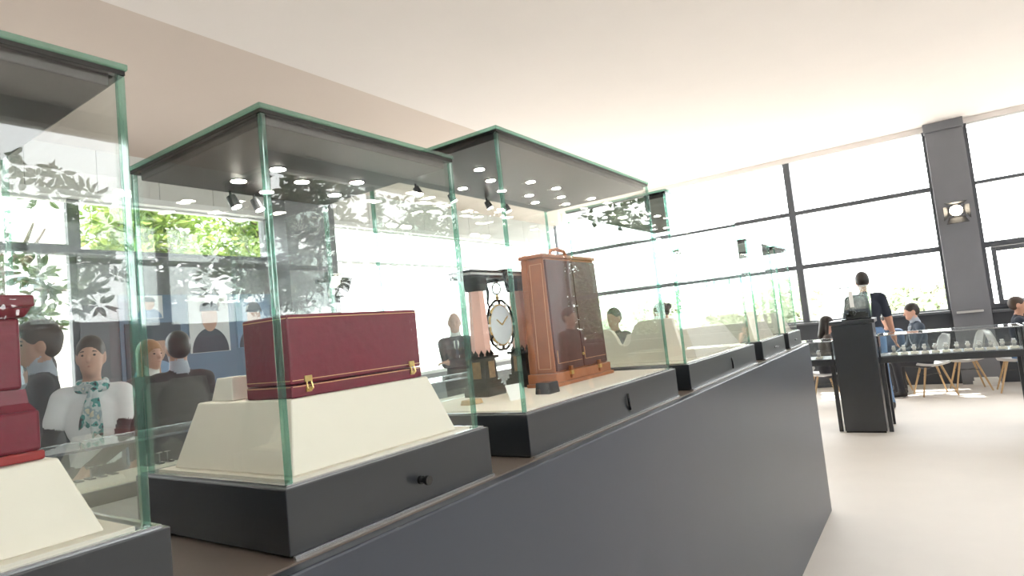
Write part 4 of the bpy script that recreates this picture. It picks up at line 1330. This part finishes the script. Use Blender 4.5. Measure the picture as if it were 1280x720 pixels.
# ------------------------------------------------------------------ trees and houses outside
def tree(label, x, y, h, cz, rx, rzz, n, leaf, m, seed, low=0.0):
    rr = random.Random(seed)
    t = thing('tree', label, 'tree', (x, y, -0.14))
    tr_ = M()
    top_ = cz + rzz * 0.4
    pts = [(x + rr.uniform(-.08, .08) * k, y + rr.uniform(-.08, .08) * k, -0.14 + (top_ + 0.14) * k / 5) for k in range(6)]
    tr_.tube(pts, [0.16, 0.13, 0.11, 0.09, 0.06, 0.03], 9)
    ends = []
    for k in range(16):
        z0 = rr.uniform(max(0.5, cz - rzz * 0.9), top_)
        a = rr.uniform(0, 2 * math.pi)
        L = rr.uniform(0.5, 0.95) * rx
        p0 = (x, y, z0)
        p1 = (x + 0.5 * L * math.cos(a), y + 0.5 * L * math.sin(a), z0 + rr.uniform(0, 0.3))
        p2 = (x + L * math.cos(a), y + L * math.sin(a), z0 + rr.uniform(-0.1, 0.7))
        tr_.tube([p0, p1, p2], [0.045, 0.03, 0.012], 6)
        ends += [p1, p2]
    tr_.build('trunk', 'bark', t)
    vs, fs = [], []
    nc = max(20, n // 14)
    cl = []
    for k in range(nc):
        if k % 3 == 0:
            e = rr.choice(ends)
            cl.append(Vector(e) + Vector((rr.gauss(0, .2), rr.gauss(0, .2), rr.gauss(0, .2))))
        else:
            d = Vector((rr.gauss(0, 1), rr.gauss(0, 1), rr.gauss(0, 1))).normalized() * rr.uniform(0.35, 1.0)
            cl.append(Vector((x + d.x * rx, y + d.y * rx, cz + d.z * rzz)))
    for k in range(n):
        c = cl[k % nc]
        d = Vector((rr.gauss(0, 1), rr.gauss(0, 1), rr.gauss(0, 0.7))).normalized()
        p = c + d * rr.uniform(0.02, 0.16)
        L = leaf * rr.uniform(0.7, 1.25)
        s = d.cross(Vector((rr.gauss(0, 1), rr.gauss(0, 1), rr.gauss(0, 1)))).normalized()
        nn = s.cross(d)
        w = L * 0.2
        o = len(vs)
        vs += [p, p + d * L * 0.35 + s * w + nn * w * 0.4, p + d * L * 0.75 + s * w * 0.8 + nn * w * 0.3, p + d * L - nn * w * 0.4, p + d * L * 0.75 - s * w * 0.8 + nn * w * 0.3, p + d * L * 0.35 - s * w + nn * w * 0.4]
        fs += [(o, o + 1, o + 2, o + 3), (o, o + 3, o + 4, o + 5)]
    f_ = M()
    f_.v = [tuple(v) for v in vs]
    f_.f = fs
    f_.mi = [0] * len(fs)
    fo = f_.build('foliage', m, t)
    fo['kind'] = 'stuff'
    return t


GT = 'bright green trees behind the photo banner wall'
for k, (x, y, cz, rx, rzz) in enumerate(((4.85, 10.2, 3.6, 0.95, 1.5), (7.2, 10.6, 3.7, 1.1, 1.7), (6.6, 13.6, 4.2, 1.3, 1.7), (9.8, 13.8, 4.2, 1.4, 1.7))):
    t = tree('bright green leafy tree outside, above the photo banner wall', x, y, 5, cz, rx, rzz, 5200, 0.15, 'leaf_bright', 20 + k)
    t['group'] = GT
tree('dark broad-leaved tree with sparse twigs close outside the left window'.replace(' left', ''), 2.75, 9.3, 5, 2.75, 0.75, 0.8, 330, 0.20, 'leaf_dark', 31)
for k, (x, y, cz, rx, rzz) in enumerate(((-3.4, 10.2, 3.6, 1.3, 1.6), (-7.2, 12.4, 4.2, 1.7, 2.0))):
    t = tree('dark broad-leaved tree outside beyond the window next to the jacketed man', x, y, 5, cz, rx, rzz, 2600, 0.22, 'leaf_dark', 40 + k)
    t['group'] = 'dark trees beyond the banner side windows'
for k, (x, y, cz, rx, rzz) in enumerate(((8.4, -9.4, 4.2, 1.5, 1.9), (3.6, -10.5, 3.6, 1.6, 1.8), (13.4, -10.2, 4.2, 2.0, 2.4), (16.8, -5.6, 2.9, 1.6, 2.3), (20.8, -7.2, 3.2, 1.9, 2.6), (24.5, -10.5, 3.4, 2.0, 2.8))):
    t = tree('dark broad-leaved tree outside the window side of the plinth, seen as a reflection', x, y, 6, cz, rx, rzz, 2800 if k < 3 else 6500, 0.24, 'leaf_dark', 50 + k)
    t['group'] = 'dark trees reflected in the show cases'
for k, (x, y, cz, rx, rzz) in enumerate(((24, 4.6, 1.3, 1.7, 1.3), (25.5, 0.6, 1.15, 1.6, 1.1), (24.5, 8.8, 1.4, 1.7, 1.3), (25.5, 13, 1.5, 1.8, 1.4), (24, -4.0, 1.4, 1.7, 1.3))):
    t = tree('tree outside the far window wall, glare painted into its pale leaves', x, y, 5, cz, rx, rzz, 2600, 0.26, 'leaf_glare', 60 + k)
    t['group'] = 'pale trees beyond the far windows'


def house(x0, x1, y0, h, nw, nf, wallm, label):
    t = thing('house', label, 'house', ((x0 + x1) / 2, y0, -0.14))
    M().box(x0, x1, y0, y0 + 6, -0.14, h).build('wall', wallm, t)
    M().box(x0 - 0.2, x1 + 0.2, y0 - 0.25, y0 + 6.2, h, h + 0.25).build('cornice', 'facade', t)
    for fl in range(nf):
        zz = 0.9 + fl * 2.3
        M().box(x0, x1, y0 - 0.05, y0, zz + 1.75, zz + 1.87).build('string_course', 'facade', t)
        for k in range(nw):
            cx = x0 + (k + 0.5) * (x1 - x0) / nw
            w = M().box(cx - 0.48, cx + 0.48, y0 - 0.04, y0, zz - 0.05, zz + 1.5).build('window', 'white_frame', t)
            M().box(cx - 0.36, cx - 0.03, y0 - 0.06, y0 - 0.0405, zz + 0.05, zz + 1.4).build('pane', 'house_glass', w)
            M().box(cx + 0.03, cx + 0.36, y0 - 0.06, y0 - 0.0405, zz + 0.05, zz + 1.4).build('pane', 'house_glass', w)
    return t


house(1.0, 10.6, 21.0, 6.2, 6, 2, 'facade', 'pale house with white-framed windows across the street')
